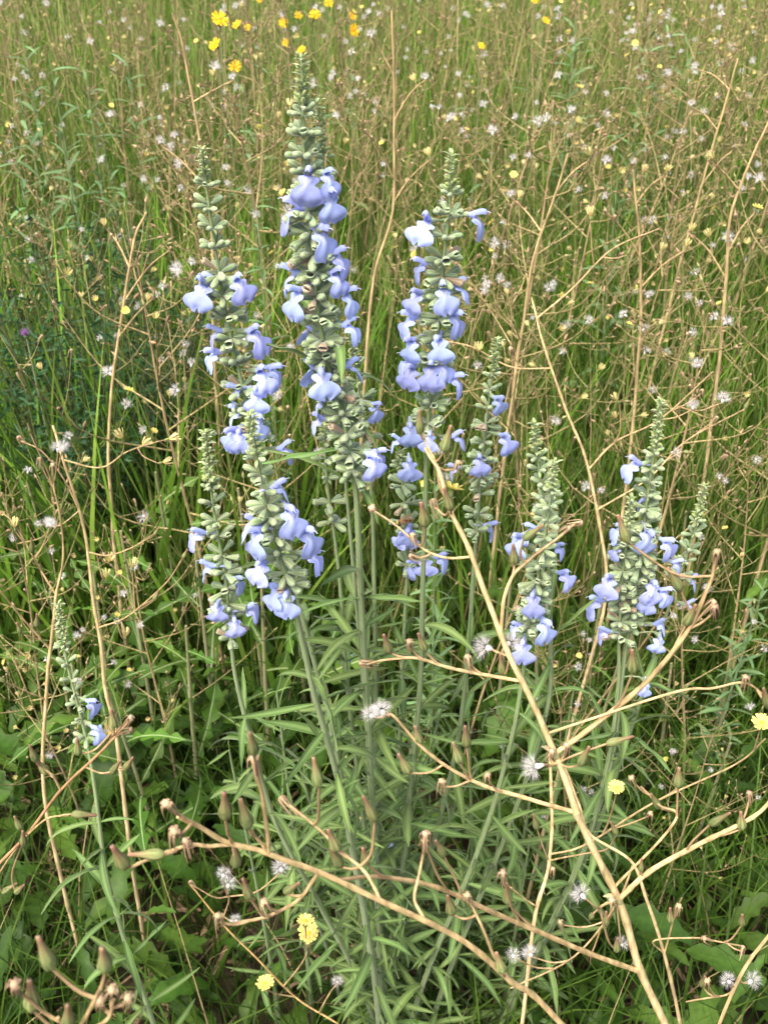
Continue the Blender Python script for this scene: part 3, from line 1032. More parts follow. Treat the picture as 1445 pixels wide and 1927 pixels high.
def spent_mesh(seed):
    """Dried head: a little knob with its bracts hanging back down."""
    r = random.Random(seed)
    m = MB()
    k = np.array([0.38, 0.285, 0.17])
    lathe(m, [0, 0.2, 0.36, 0.46, 0.50], [0.05, 0.10, 0.16, 0.14, 0.01], [k * 0.7, k * 0.8, k * 0.9, k * 1.2, k * 1.3], 8)
    for i in range(9):
        a = i * 0.698 + r.uniform(-0.3, 0.3)
        L = r.uniform(0.6, 1.15)
        s = r.uniform(0.06, 0.20)
        c = np.array([math.cos(a), math.sin(a)])
        pts = [(0.38, 0.13), (0.42, 0.13 + s * 0.6), (0.38 - L * 0.4, 0.13 + s), (0.38 - L, 0.13 + s * r.uniform(0.5, 1.4))]
        P = crom(np.array([[x, q * c[0], q * c[1]] for x, q in pts]), 6)
        w = np.interp(np.linspace(0, 1, 6), [0, 0.3, 1], [0.05, 0.055, 0.012])
        side = np.array([0, -c[1], c[0]])
        G = np.stack([P - side * w[:, None], P + side * w[:, None] + np.array([0.01, 0, 0])], 1)
        sheet(m, G, np.array([0.29, 0.21, 0.12]) * r.uniform(0.6, 1.4))
    return m.mesh('spent_head', M_BUD)


def puff_mesh(seed, n=70, hw=0.026):
    r = random.Random(seed)
    m = MB()
    k = np.array([0.36, 0.24, 0.15])
    white = np.array([0.8, 0.8, 0.8])
    lathe(m, [-0.5, -0.3, -0.1, 0.0, 0.05], [0.06, 0.16, 0.19, 0.15, 0.01], [k * 0.8, k, k, k * 0.8, k * 0.6], 8)
    for i in range(n):
        z = r.uniform(-0.15, 1.0)
        a = r.uniform(0, 6.283)
        q = math.sqrt(max(0, 1 - z * z))
        d = np.array([z + 0.1, q * math.cos(a), q * math.sin(a)])
        L = r.uniform(0.55, 1.0)
        e = d * L
        s = np.cross(d, [r.uniform(-1, 1), r.uniform(-1, 1), r.uniform(-1, 1)])
        s = s / (np.linalg.norm(s) + 1e-6) * hw
        s2 = np.cross(d, s)
        # thin stalk, then a small tuft of spreading hairs
        mid = d * L * 0.35
        m.add([mid - s * 0.6, mid + s * 0.6, e], white, None, [[0, 1, 2]])
        for h in range(3):
            b = r.uniform(0, 6.28)
            t2 = e + (s * math.cos(b) + s2 * math.sin(b)) * r.uniform(0.16, 0.28) / hw + d * r.uniform(0.02, 0.16)
            m.add([d * L * 0.6 - s * 0.5, d * L * 0.6 + s * 0.5, t2], white, None, [[0, 1, 2]])
    me = m.mesh('seed_puff', M_HAIR, smooth=False)
    return me


def daisy_mesh(seed, n=14, yel=(0.80, 0.66, 0.09), cen=(0.70, 0.50, 0.05), cup=0.35, green=True):
    """Yellow head; local +X is the way it faces."""
    r = random.Random(seed)
    m = MB()
    yel = np.array(yel)
    if green:
        g1 = np.array([0.20, 0.25, 0.09])
        lathe(m, [-0.95, -0.8, -0.45, -0.1, 0.0], [0.06, 0.20, 0.22, 0.17, 0.05], [g1, g1, g1 * 1.1, g1, g1], 9, 0.05)
    for ring, (rad_, cu) in enumerate(((1.0, cup), (0.72, cup + 0.45))):
        for i in range(n if ring == 0 else n // 2):
            a = 2 * math.pi * (i + 0.5 * ring) / (n if ring == 0 else n // 2) + r.uniform(-0.1, 0.1)
            c = np.array([0, math.cos(a), math.sin(a)])
            s = np.array([0, -math.sin(a), math.cos(a)])
            L = rad_ * r.uniform(0.85, 1.05)
            w = 0.15
            t = np.array([0.1, 0.45, 0.85, 1.0])
            ww = np.array([0.45, 0.85, 1.0, 0.75]) * w
            P = np.array([c * L * x + np.array([cu * x * x * 0.6 + 0.02 * ring, 0, 0]) for x in t])
            G = np.stack([P - s * ww[:, None], P + np.array([0.03, 0, 0]), P + s * ww[:, None]], 1)
            sheet(m, G, yel * r.uniform(0.85, 1.1))
    cen = np.array(cen)
    lathe(m, [0.02, 0.14, 0.2, 0.21], [0.24, 0.22, 0.12, 0.01], [cen, cen, cen * 1.1, cen * 1.2], 9)
    return m.mesh('yellow_flower', M_YELLOW)


BUDS = [bud_mesh(i) for i in range(5)]
SPENT = [spent_mesh(i) for i in range(5)]
PUFFS = [puff_mesh(i) for i in range(4)]
PUFFS_NEAR = [puff_mesh(20 + i, 170, 0.0095) for i in range(3)]
YFL = [daisy_mesh(i, yel=(0.78, 0.68, 0.20)) for i in range(3)]
YCLOSED = [daisy_mesh(10 + i, n=9, yel=(0.66, 0.58, 0.26), cup=2.4) for i in range(2)]


def head(parent, kind, pos, d, size=None, name=None):
    """A flower head of a lettuce on the end of a twig; d is the way it points."""
    rot = frame(d, (rnd(-1, 1), rnd(-1, 1), 0.3)) 
    if kind == 'bud':
        return link('bud', random.choice(BUDS), parent, mat4(pos, rot, (size or 0.0145) * rnd(0.9, 1.12)))
    if kind == 'spent':
        return link('spent_head', random.choice(SPENT), parent, mat4(pos, rot, (size or 0.012) * rnd(0.9, 1.15)))
    if kind == 'puff':
        s = (size or 0.0095) * rnd(0.9, 1.15)
        return link('seed_puff', random.choice(PUFFS_NEAR), parent, mat4(np.array(pos) + np.array(d) * s * 0.4, rot, s))
    if kind == 'yellow':
        s = (size or 0.0085) * rnd(0.9, 1.1)
        return link('yellow_flower', random.choice(YFL), parent, mat4(np.array(pos) + np.array(d) * s * 0.9, rot, s))
    s = (size or 0.0065) * rnd(0.9, 1.1)
    return link('yellow_flower', random.choice(YCLOSED), parent, mat4(np.array(pos) + np.array(d) * s * 0.9, rot, s))


def unit(v):
    v = np.asarray(v, float)
    return v / (np.linalg.norm(v) + 1e-9)


def dry_branch(root, name, W, r0, r1, col0, col1, n=None, knots=True):
    C = crom(np.array(W), n or max(8, 7 * len(W)))
    m = MB()
    k = len(C)
    rr = np.interp(np.linspace(0, 1, k), [0, 0.35, 0.7, 1], [r0, r0 * 0.85 + r1 * 0.15, r0 * 0.38 + r1 * 0.62, r1]) * (1 + 0.05 * np.sin(np.arange(k) * 2.1))
    cc = np.array([col0 * (1 - t) + col1 * t for t in np.linspace(0, 1, k)])
    if k >= 20:
        for i in range(random.randint(2, 4), k - 1, 5):
            i = min(k - 2, i + random.randint(-1, 1))
            rr[i] *= 1.18
            cc[i] = cc[i] * 0.6 + np.array([0.08, 0.08, 0.03])
        C = C + np.stack([np.sin(np.arange(k) * 0.63 + rnd(0, 6)), np.sin(np.arange(k) * 0.51 + rnd(0, 6)), np.zeros(k)], 1) * r0 * 0.12
        cc *= np.array([rnd(0.85, 1.12) for _ in range(k)])[:, None]
    tube(m, C, rr, cc, 8, 0.03, cc * 0.86)
    o = built(name, m, M_STRAW, root)
    return C, o


def node_collar(root, p, d, r):
    """The grey-green swollen joint where a branch leaves."""
    m = MB()
    g1 = np.array([0.27, 0.26, 0.12])
    d = unit(d)
    tube(m, [p - d * r * 2.2, p - d * r * 1.2, p, p + d * r * 1.2, p + d * r * 2.2], [r * 1.02, r * 1.25, r * 1.5, r * 1.3, r * 1.02], [g1 * 0.9, g1, g1 * 1.05, g1 * 0.8, g1], 8)
    # a withered clasping bract
    a = rnd(0, 6.28)
    bm = lance_leaf(1.0, 0.45, np.array([0.30, 0.25, 0.12]), np.array([0.40, 0.32, 0.17]), np.array([0.40, 0.34, 0.2]), bend=0.9, fold=0.5, n=5)
    Rm = np.array(frame(unit(d * 0.8 + np.array([math.cos(a), math.sin(a), 0])), d))
    m.add(bm.v[0] * r * 5.5 @ Rm.T + p, bm.c[0], bm.q[0])
    built('joint', m, M_STRAW, root)


def twig_with_head(root, p, end, kind, r=0.0008, size=None, droop=None):
    p, end = np.asarray(p), np.asarray(end)
    mid = (p + end) / 2 + np.array([0, 0, -0.1 * np.linalg.norm(end - p)])
    C, o = dry_branch(root, 'twig', [p, mid, end], r, r * 0.85, TWIG * 1.3, TWIG, n=7)
    d = unit(C[-1] - C[-2])
    head(root, kind, end - d * 0.0005, d, size)


def fg_lettuce(label, main, Y0, Y1, r0, r1, branches, col0=STRAW_P, col1=STRAW, name='dry_lettuce', cat='lettuce', to_ground=True, extra=()):
    """A dried lettuce stalk drawn from pixels; branches: (start, [pixels], Yend, r0, r1, heads)."""
    Y0, Y1 = Y0 * 0.92, Y1 * 0.95
    f = np.linspace(0, 1, len(main))
    W = [at(p[0], p[1], Y0 + (Y1 - Y0) * t) for p, t in zip(main, f)]
    if to_ground and W[0][2] > 0:
        d = unit(W[0] - W[1])
        k = W[0][2]
        step = np.linalg.norm(W[0] - W[1])
        pre = [W[0]]
        dd = d.copy()
        while pre[-1][2] > 0 and len(pre) < 40:
            dd = unit(dd * 0.75 + np.array([0, 0.05, -1.0]) * 0.25)
            pre.append(pre[-1] + dd * max(step, 0.04))
        W = pre[:0:-1] + W
    base = W[0]
    root = thing(name, label, cat, base)
    C, _ = dry_branch(root, 'stem', W, r0 * 1.1, r1, col0, col1, n=max(60, 7 * len(W)))
    for br in branches:
        st, pts, Ye, b0, b1, heads = br
        Ye *= 0.94
        # start: nearest point of the main stem in view to the start pixel
        def proj(P):
            q = P - np.array([0, 0, CAMZ])
            zc = q[1] * _cp - q[2] * _sp
            return np.array([722.5 + FPX * q[0] / zc, 963.5 - FPX * (q[1] * _sp + q[2] * _cp) / zc])
        pr = np.array([proj(P) for P in C])
        i = int(np.argmin(np.sum((pr - np.array(st)) ** 2, 1)))
        S0 = C[i]
        Ys = np.linspace(S0[1], Ye, len(pts) + 1)[1:]
        Wb = [S0] + [at(p[0], p[1], y) for p, y in zip(pts, Ys)]
        B, _ = dry_branch(root, 'branch', Wb, b0, b1, STRAW, TWIG * 1.2 if b1 < 0.0012 else STRAW)
        if b0 > 0.0014:
            ii = min(max(i, 1), len(C) - 2)
            node_collar(root, S0, C[ii + 1] - C[ii - 1], max(b0 * 1.05, np.interp(i, [0, len(C)], [r0, r1]) * 0.98))
        prb = np.array([proj(P) for P in B])
        for hd in heads:
            hx, hy, kind = hd[:3]
            ddir = hd[3] if len(hd) > 3 else None      # pixel offset from the foot of the head to its tip
            k = int(np.argmin(np.sum((prb - np.array([hx, hy])) ** 2, 1)))
            foot = at(hx, hy, B[k][1] + rnd(-0.012, 0.006))
            if ddir is None:
                ddir = (rnd(-10, 10), -30)
            tipw = at(hx + ddir[0], hy + ddir[1], foot[1] + rnd(-0.004, 0.004))
            d = unit(tipw - foot)
            dist = np.linalg.norm(foot - B[k])
            if dist > 0.003:
                kk = max(0, k - 4) if k > len(B) * 0.25 else k
                mid = (B[kk] + foot) / 2 - d * 0.2 * dist
                dry_branch(root, 'twig', [B[kk], mid, foot], 0.0009, 0.0007, TWIG * 1.4, TWIG * 1.1, n=8)
            sz = hd[4] if len(hd) > 4 else None
            if kind == 'bud':
                sz = min(0.020, max(0.0125, float(np.linalg.norm(tipw - foot)) * 1.0))
            head(root, kind, foot, d, sz)
    return root


U = (-6, -60)
fg_lettuce('thick dry straw lettuce stalk with many branches crossing in front of the sage',
           [(1266, 1965), (1210, 1840), (1165, 1700), (1085, 1530), (1050, 1430), (985, 1290), (935, 1178), (893, 1060), (850, 965), (822, 880), (800, 845)], 0.47, 0.64, 0.0040, 0.0011,
           [((1050, 1420), [(1090, 1385), (1200, 1298), (1285, 1200), (1330, 1110), (1347, 1048)], 0.56, 0.0020, 0.0010,
             [(1347, 1048, 'spent', (4, -30)), (1190, 1265, 'bud', (-2, -75)), (1180, 1020, 'bud', (-22, -62)), (1290, 1175, 'bud', (20, -40)), (1335, 1140, 'spent', (20, -20)), (1345, 1150, 'spent', (-4, -26)), (1280, 1110, 'bud', (-26, -45))]),
            ((1190, 1830), [(1080, 1782), (940, 1722), (822, 1670), (720, 1650), (640, 1655)], 0.40, 0.0020, 0.0011,
             [(690, 1625, 'bud', (-15, -60)), (835, 1610, 'bud', (-30, -55)), (800, 1590, 'spent', (-4, -34)), (945, 1650, 'spent', (6, -50)), (955, 1700, 'bud', (-3, -70))]),
            ((1075, 1525), [(1000, 1505), (930, 1485), (870, 1460), (800, 1412), (745, 1352), (728, 1340)], 0.56, 0.0016, 0.0009,
             [(722, 1345, 'puff', (-10, -25)), (700, 1350, 'puff', (-10, -25)), (878, 1405, 'bud', (-6, -72)), (865, 1435, 'bud', (-22, -65)), (830, 1480, 'spent', (2, -30)), (917, 1465, 'spent', (0, -34)), (790, 1400, 'bud', (-16, -60)), (770, 1455, 'bud', (-28, -50))]),
            ((935, 1188), [(950, 1120), (968, 1080), (1000, 1050), (1050, 1012), (1082, 985)], 0.62, 0.0013, 0.0008,
             [(1060, 1000, 'spent', (20, -14)), (1082, 985, 'spent', (24, -4)), (985, 1015, 'bud', (40, -30)), (968, 1060, 'bud', (-4, -55))]),
            ((962, 1285), [(900, 1268), (840, 1255), (780, 1238), (720, 1243), (692, 1250)], 0.60, 0.0013, 0.0008,
             [(692, 1250, 'spent', (-26, -4)), (733, 1228, 'bud', (-18, -55)), (800, 1225, 'bud', (-20, -50)), (770, 1215, 'spent', (-2, -36)), (880, 1245, 'spent', (-4, -36))]),
            ((872, 1052), [(840, 1050), (800, 1035), (770, 1010), (740, 985), (705, 962)], 0.64, 0.0009, 0.0007,
             [(705, 962, 'spent', (-8, -10)), (778, 1015, 'spent', (-4, -16)), (782, 1050, 'spent', (-20, -8)), (800, 990, 'bud', (-8, -46))]),
            ((850, 960), [(838, 970), (825, 960), (818, 950)], 0.65, 0.0008, 0.0007, [(818, 955, 'spent', (-4, -14)), (848, 960, 'bud', (-18, -60))]),
            ((1165, 1690), [(1215, 1645), (1315, 1588), (1420, 1535), (1470, 1480)], 0.52, 0.0021, 0.0012,
             [(1335, 1552, 'bud', (44, -26)), (1205, 1640, 'bud', (2, -26)), (1395, 1560, 'bud', (-4, -70)), (1410, 1500, 'spent', (-4, -34))]),
            ((1310, 1590), [(1270, 1545), (1240, 1515), (1205, 1480)], 0.56, 0.0010, 0.0008, [(1190, 1470, 'spent', (-8, -20)), (1240, 1520, 'bud', (-30, -50)), (1275, 1480, 'bud', (4, -70))]),
            ((1200, 1300), [(1260, 1305), (1340, 1295), (1400, 1285), (1440, 1310)], 0.54, 0.0009, 0.0007, [(1400, 1285, 'spent', (4, -20)), (1445, 1330, 'bud', (-16, -60))]),
            ((1165, 1690), [(1140, 1700), (1120, 1715)], 0.5, 0.0012, 0.0008, [(1150, 1700, 'spent', (2, -34)), (1115, 1720, 'bud', (-6, 10)), (1100, 1690, 'puff', (-14, -14)), (1160, 1790, 'bud', (4, -80))]),
            ((1050, 1432), [(1035, 1440), (1020, 1440)], 0.52, 0.0012, 0.0008, [(1020, 1440, 'puff', (-40, 8), 0.012), (1035, 1420, 'spent', (10, -20)), (1090, 1440, 'bud', (26, -50)), (1140, 1400, 'bud', (50, -14)), (1065, 1410, 'spent', (4, -36))]),
            ((822, 880), [(815, 860), (800, 830), (792, 800)], 0.66, 0.0008, 0.0006, [(790, 815, 'bud', (0, -62)), (835, 850, 'bud', (14, -52)), (860, 880, 'spent', (4, -26)), (845, 940, 'yellow', (6, -20))]),
            ((935, 1240), [(930, 1225), (925, 1220)], 0.60, 0.0009, 0.0008, [(925, 1222, 'puff', (-20, -8), 0.011), (950, 1215, 'puff', (20, -12), 0.010), (945, 1270, 'bud', (-4, -40))]),
            ])
fg_lettuce('arching dry orange lettuce branch with flask shaped buds leaning across the low leaves',
           [(1090, 1965), (1010, 1880), (960, 1845), (870, 1770), (722, 1697), (600, 1642), (505, 1606), (435, 1587), (372, 1555), (335, 1535)], 0.40, 0.36, 0.0027, 0.0012,
           [((372, 1555), [(340, 1535), (318, 1518)], 0.355, 0.0010, 0.0009, [(316, 1520, 'spent', (-8, -20), 0.013), (330, 1575, 'spent', (-4, -34), 0.013)]),
            ((435, 1590), [(395, 1592), (360, 1590), (310, 1605), (245, 1632)], 0.36, 0.0011, 0.0009, [(352, 1595, 'spent', (-4, -20)), (310, 1608, 'bud', (-62, 0)), (238, 1632, 'bud', (-44, -66), 0.016)]),
            ((435, 1590), [(430, 1570), (425, 1545)], 0.36, 0.0009, 0.0008, [(425, 1540, 'bud', (-5, -76), 0.0155), (445, 1630, 'bud', (-4, -72), 0.0150)]),
            ((505, 1606), [(490, 1585), (470, 1560)], 0.37, 0.0009, 0.0008, [(468, 1558, 'bud', (-22, -80), 0.0155)]),
            ((505, 1606), [(500, 1540), (490, 1480), (478, 1435)], 0.37, 0.0011, 0.0009, [(478, 1420, 'bud', (-14, -85), 0.0155), (480, 1440, 'spent', (-4, -20))]),
            ((600, 1648), [(565, 1690), (510, 1722), (440, 1738)], 0.38, 0.0011, 0.0009, [(412, 1735, 'spent', (-4, -30), 0.014), (470, 1690, 'bud', (-14, -40)), (535, 1680, 'bud', (30, -20)), (500, 1705, 'spent', (-14, -30))]),
            ((722, 1697), [(690, 1645), (640, 1600), (600, 1560), (545, 1515)], 0.42, 0.0010, 0.0008, [(540, 1515, 'spent', (-14, -16)), (635, 1600, 'bud', (-32, -70), 0.0155), (640, 1630, 'bud', (-30, -60)), (600, 1480, 'bud', (-12, -65)), (705, 1545, 'bud', (-30, -65))]),
            ((800, 1735), [(780, 1690), (790, 1640), (800, 1580)], 0.42, 0.0010, 0.0008, [(800, 1580, 'spent', (0, -34)), (735, 1210, 'bud', (-14, -60))][:1]),
            ((960, 1845), [(930, 1800), (905, 1740), (880, 1690)], 0.41, 0.0010, 0.0008, [(880, 1690, 'spent', (-4, -30)), (945, 1830, 'bud', (-18, -60)), (850, 1720, 'bud', (-14, -60))]),
            ], col0=STRAW, col1=STRAW * 0.85)
fg_lettuce('dry lettuce with upright green buds poking up beneath the lone leaning sage',
           [(190, 2040), (160, 1990), (135, 1950), (110, 1915)], 0.26, 0.25, 0.0010, 0.0007,
           [((140, 1950), [(170, 1900), (190, 1860)], 0.25, 0.0009, 0.0008, [(98, 1822, 'bud', (-34, -78), 0.0135), (200, 1825, 'bud', (-12, -62), 0.012), (62, 1900, 'bud', (-8, -70), 0.0125), (130, 1930, 'bud', (-4, -70), 0.012), (30, 1860, 'spent', (-4, -20))]),
            ((140, 1950), [(200, 1920), (215, 1880)], 0.26, 0.0008, 0.0008, [(210, 1870, 'spent', (4, -24)), (240, 1885, 'spent', (6, -24)), (190, 1890, 'spent', (-4, -20))])], to_ground=True)
fg_lettuce('reddish brown lettuce branch rising past the lone sage with closed buds',
           [(-60, 1690), (0, 1625), (50, 1572), (120, 1482), (200, 1405), (248, 1352)], 0.60, 0.64, 0.0019, 0.0011,
           [((120, 1482), [(100, 1460), (75, 1440), (65, 1425)], 0.62, 0.001, 0.0008, [(68, 1432, 'bud', (-18, -48)), (90, 1455, 'bud', (-20, -24))]),
            ((165, 1440), [(190, 1455), (215, 1450), (240, 1440)], 0.63, 0.0008, 0.0007, [(210, 1455, 'bud', (22, -30)), (235, 1448, 'bud', (22, -32))]),
            ((220, 1385), [(205, 1370), (200, 1350)], 0.64, 0.0008, 0.0007, [(205, 1390, 'closed', (2, -50)), (148, 1420, 'bud', (-3, -40)), (242, 1355, 'spent', (10, -12)), (215, 1370, 'bud', (-8, -50)), (240, 1375, 'spent', (16, -6))]),
            ((50, 1572), [(90, 1540), (130, 1535)], 0.61, 0.0008, 0.0007, [(135, 1532, 'bud', (44, 2)), (40, 1560, 'bud', (-22, -44)), (45, 1590, 'bud', (-2, -40)), (30, 1680, 'bud', (40, -36)), (5, 1680, 'bud', (34, -22))])],
           col0=np.array([0.42, 0.24, 0.10]), col1=np.array([0.36, 0.20, 0.10]))
fg_lettuce('pale upright straw stalk standing behind the tip of the lone sage',
           [(165, 1850), (125, 1690), (95, 1560), (82, 1470), (86, 1330), (98, 1200), (108, 1110)], 0.98, 1.02, 0.0028, 0.0018,
           [((84, 1320), [(60, 1305), (10, 1283)], 0.98, 0.0010, 0.0008, [(10, 1283, 'bud', (-20, -14))]),
            ((92, 1220), [(40, 1160), (0, 1110)], 1.0, 0.0012, 0.0008, [(40, 1190, 'bud', (-10, -24)), (70, 1180, 'bud', (0, -30))]),
            ((105, 1125), [(70, 1060), (30, 990), (0, 960)], 1.05, 0.0012, 0.0008, [(95, 990, 'puff', (0, -14)), (60, 1040, 'bud', (0, -30)), (30, 1000, 'closed', (-4, -20))]),
            ((108, 1110), [(120, 1040), (105, 930), (60, 820)], 1.06, 0.0013, 0.0008, [(110, 850, 'puff', (0, -14)), (100, 880, 'spent', (0, -14)), (58, 815, 'bud', (-5, -20)), (75, 870, 'spent', (0, -14))])])
fg_lettuce('pale leaning straw stalk with yellow buds above the dark lettuce leaves',
           [(240, 1560), (222, 1400), (200, 1300), (188, 1200), (172, 1100), (160, 1000), (118, 860), (100, 800)], 1.02, 1.10, 0.0028, 0.0013,
           [((180, 1180), [(240, 1160), (310, 1100), (345, 1050)], 1.02, 0.0010, 0.0007, [(250, 1075, 'closed', (0, -16)), (237, 1205, 'closed', (0, -16)), (345, 1050, 'bud', (8, -16)), (290, 1130, 'bud', (10, -20))]),
            ((165, 1040), [(205, 1045), (250, 1030), (290, 1005)], 1.05, 0.0009, 0.0007, [(205, 1060, 'closed', (4, -14)), (200, 1095, 'closed', (0, -14)), (290, 1008, 'bud', (8, -14))]),
            ((150, 960), [(120, 900), (80, 850), (40, 830)], 1.08, 0.001, 0.0007, [(90, 990, 'puff', (4, -14)), (40, 828, 'spent', (-8, -10)), (118, 845, 'puff', (6, -16))]),
            ((120, 870), [(190, 880), (240, 850), (300, 830)], 1.1, 0.001, 0.0007, [(235, 832, 'closed', (-8, -12)), (262, 845, 'closed', (8, -8)), (310, 828, 'closed', (16, -4)), (298, 872, 'closed', (14, -3))])])
fg_lettuce('straight dry straw stalk standing between sage leaves and a thick lettuce stalk',
           [(978, 1960), (1006, 1730), (1032, 1630), (1038, 1530), (1034, 1420)], 0.66, 0.78, 0.0022, 0.0016,
           [((1008, 1705), [(985, 1690), (962, 1670)], 0.68, 0.0010, 0.0007, [(950, 1660, 'bud', (-4, -40))]),
            ((1034, 1610), [(1100, 1590), (1230, 1510), (1380, 1440), (1440, 1390)], 0.72, 0.0011, 0.0008, [(1222, 1535, 'spent', (2, -16)), (1160, 1490, 'yellow', (0, -18)), (1280, 1480, 'bud', (0, -60)), (1430, 1370, 'yellow', (4, -16))]),
            ((1034, 1620), [(1080, 1610), (1140, 1600)], 0.68, 0.0009, 0.0007, [(1040, 1640, 'spent', (0, -20)), (1010, 1560, 'bud', (-10, -40)), (1160, 1570, 'bud', (-20, -40))])])
fg_lettuce('thin golden lettuce stalk zigzagging past the thick stalk with small spent heads',
           [(1285, 1960), (1248, 1790), (1218, 1700), (1188, 1622), (1110, 1570), (1088, 1510), (1060, 1440)], 0.58, 0.66, 0.0018, 0.0010,
           [((1250, 1790), [(1270, 1720), (1282, 1690)], 0.58, 0.0009, 0.0007, [(1276, 1710, 'spent', (6, -30), 0.014), (1262, 1735, 'bud', (-2, -30))]),
            ((1248, 1790), [(1230, 1770), (1310, 1765), (1340, 1770), (1395, 1780)], 0.56, 0.0008, 0.0007, [(1395, 1790, 'spent', (4, -16)), (1330, 1768, 'spent', (-14, -6)), (1395, 1740, 'bud', (2, -40))]),
            ((1188, 1622), [(1160, 1700), (1080, 1800), (960, 1860)], 0.60, 0.0010, 0.0008, [(1055, 1740, 'spent', (-4, -16)), (1000, 1800, 'puff', (-8, -14)), (965, 1800, 'puff', (0, -10)), (1170, 1780, 'puff', (0, -14)), (1110, 1800, 'spent', (0, -18)), (1140, 1740, 'bud', (0, -36))])])
fg_lettuce('leaning straw stalk with a ragged white seed puff over fine grass',
           [(1340, 1960), (1395, 1830), (1445, 1762), (1490, 1690)], 0.56, 0.56, 0.0019, 0.0014,
           [((1395, 1835), [(1370, 1870), (1330, 1878), (1290, 1885)], 0.56, 0.0009, 0.0007, [(1372, 1850, 'puff', (-8, -16), 0.010), (1408, 1850, 'puff', (14, -14), 0.0105), (1320, 1855, 'bud', (10, -30)), (1330, 1330 + 520, 'spent', (0, -20))])])
fg_lettuce('bent golden lettuce stem with nodding yellow flower heads beneath the sage leaves',
           [(700, 1990), (640, 1930), (560, 1880), (480, 1800), (420, 1740), (360, 1665)], 0.66, 0.72, 0.0013, 0.0009,
           [((540, 1860), [(570, 1810), (583, 1775)], 0.64, 0.0009, 0.0008, [(583, 1765, 'yellow', (-2, -8), 0.0120), (575, 1745, 'yellow', (0, -14), 0.008)]),
            ((560, 1880), [(520, 1870), (502, 1862)], 0.66, 0.0008, 0.0007, [(500, 1860, 'yellow', (-2, -18), 0.0095)]),
            ((420, 1740), [(430, 1700), (430, 1680)], 0.70, 0.0009, 0.0007, [(428, 1670, 'puff', (6, -14), 0.011), (362, 1665, 'spent', (-6, -10)), (530, 1640, 'puff', (-4, -16), 0.0115), (445, 1735, 'puff', (-4, -10), 0.008), (420, 1650, 'puff', (0, -12), 0.009)]),
            ((600, 1905), [(620, 1870), (635, 1850)], 0.66, 0.0009, 0.0007, [(635, 1850, 'puff', (0, -14), 0.0085)])], col0=np.array([0.50, 0.33, 0.12]), col1=np.array([0.42, 0.27, 0.11]))
fg_lettuce('tall bent straw stalk rising between the twin spike and the bushy spike',
           [(1060, 1420), (1108, 1250), (1140, 1120), (1130, 1000), (1100, 860), (1060, 760), (1020, 640), (1000, 560)], 1.05, 1.25, 0.0024, 0.0012,
           [((1062, 1400), [(1150, 1290), (1230, 1180), (1260, 1100)], 1.0, 0.0014, 0.0009, [(1265, 1090, 'bud', (6, -20))]),
            ((1108, 880), [(1160, 830), (1240, 790), (1340, 700)], 1.2, 0.0012, 0.0008, [(1303, 770, 'puff', (0, -14), 0.010), (1358, 758, 'puff', (2, -10), 0.010), (1165, 760, 'closed', (-6, -10)), (1320, 740, 'spent', (0, -14))]),
            ((1128, 960), [(1220, 900), (1290, 830), (1400, 770)], 1.2, 0.0012, 0.0008, [(1285, 850, 'bud', (20, 2)), (1345, 790, 'spent', (10, -14)), (1400, 770, 'bud', (10, -20))]),
            ((1040, 700), [(960, 690), (880, 650), (800, 640)], 1.25, 0.001, 0.0008, [(900, 668, 'closed', (0, -12)), (960, 660, 'spent', (0, -12))]),
            ((1010, 600), [(1080, 540), (1150, 470), (1240, 430)], 1.3, 0.0012, 0.0008, [(1110, 415, 'closed', (0, -10)), (1180, 480, 'bud', (6, -14))])])


def straw_stalk(label, main, Y, r0, sides):
    """A pale bare stalk further back; sides: (start, end, kind)."""
    br = []
    for (st, en, kind) in sides:
        mid = ((st[0] * 0.5 + en[0] * 0.5), st[1] * 0.4 + en[1] * 0.6)
        br.append((st, [mid, en], (Y + rnd(-0.05, 0.05)) / 0.94, 0.0014, 0.0009, [(en[0], en[1], kind, (rnd(-8, 8), -16)), (mid[0] + rnd(-20, 20), mid[1] - 20, random.choice(['bud', 'spent', 'closed']), (rnd(-8, 8), -14))]))
    return fg_lettuce(label, main[::-1], Y / 0.92, Y / 0.95, r0, r0 * 0.45, br, col0=STRAW_P, col1=STRAW * 0.9)


straw_stalk('tall pale straw stalk with white puffs between the two tallest sages', [(738, 20), (742, 240), (738, 400), (704, 520), (692, 640)], 1.60, 0.0034,
            [((740, 150), (700, 70), 'puff'), ((741, 220), (800, 150), 'puff'), ((740, 330), (690, 250), 'spent'), ((738, 380), (810, 300), 'closed')])
straw_stalk('bent pale straw stalk rising between the leaning sage and golden daisies', [(325, 25), (345, 90), (372, 240), (398, 420), (400, 560)], 1.75, 0.0034,
            [((350, 110), (300, 50), 'puff'), ((365, 200), (440, 150), 'puff'), ((385, 330), (330, 260), 'puff'), ((390, 360), (300, 270), 'puff')])
straw_stalk('thick pale straw stalk standing in the bright broad grass', [(275, 400), (250, 470), (215, 700), (205, 830), (210, 950)], 1.42, 0.0034,
            [((245, 500), (200, 430), 'closed'), ((225, 640), (290, 560), 'bud'), ((235, 560), (320, 470), 'spent')])
straw_stalk('forked pale straw stalk close behind the slender widely budded sage', [(1068, 290), (1040, 380), (1005, 480), (985, 600)], 1.55, 0.0032,
            [((1045, 360), (1110, 300), 'closed'), ((1020, 440), (960, 370), 'puff')])
straw_stalk('straight pale straw stalk behind the bushy sage', [(1190, 320), (1200, 420), (1206, 560), (1200, 680)], 1.50, 0.0034,
            [((1195, 380), (1250, 330), 'closed'), ((1203, 480), (1140, 400), 'spent'), ((1205, 540), (1290, 470), 'closed')])
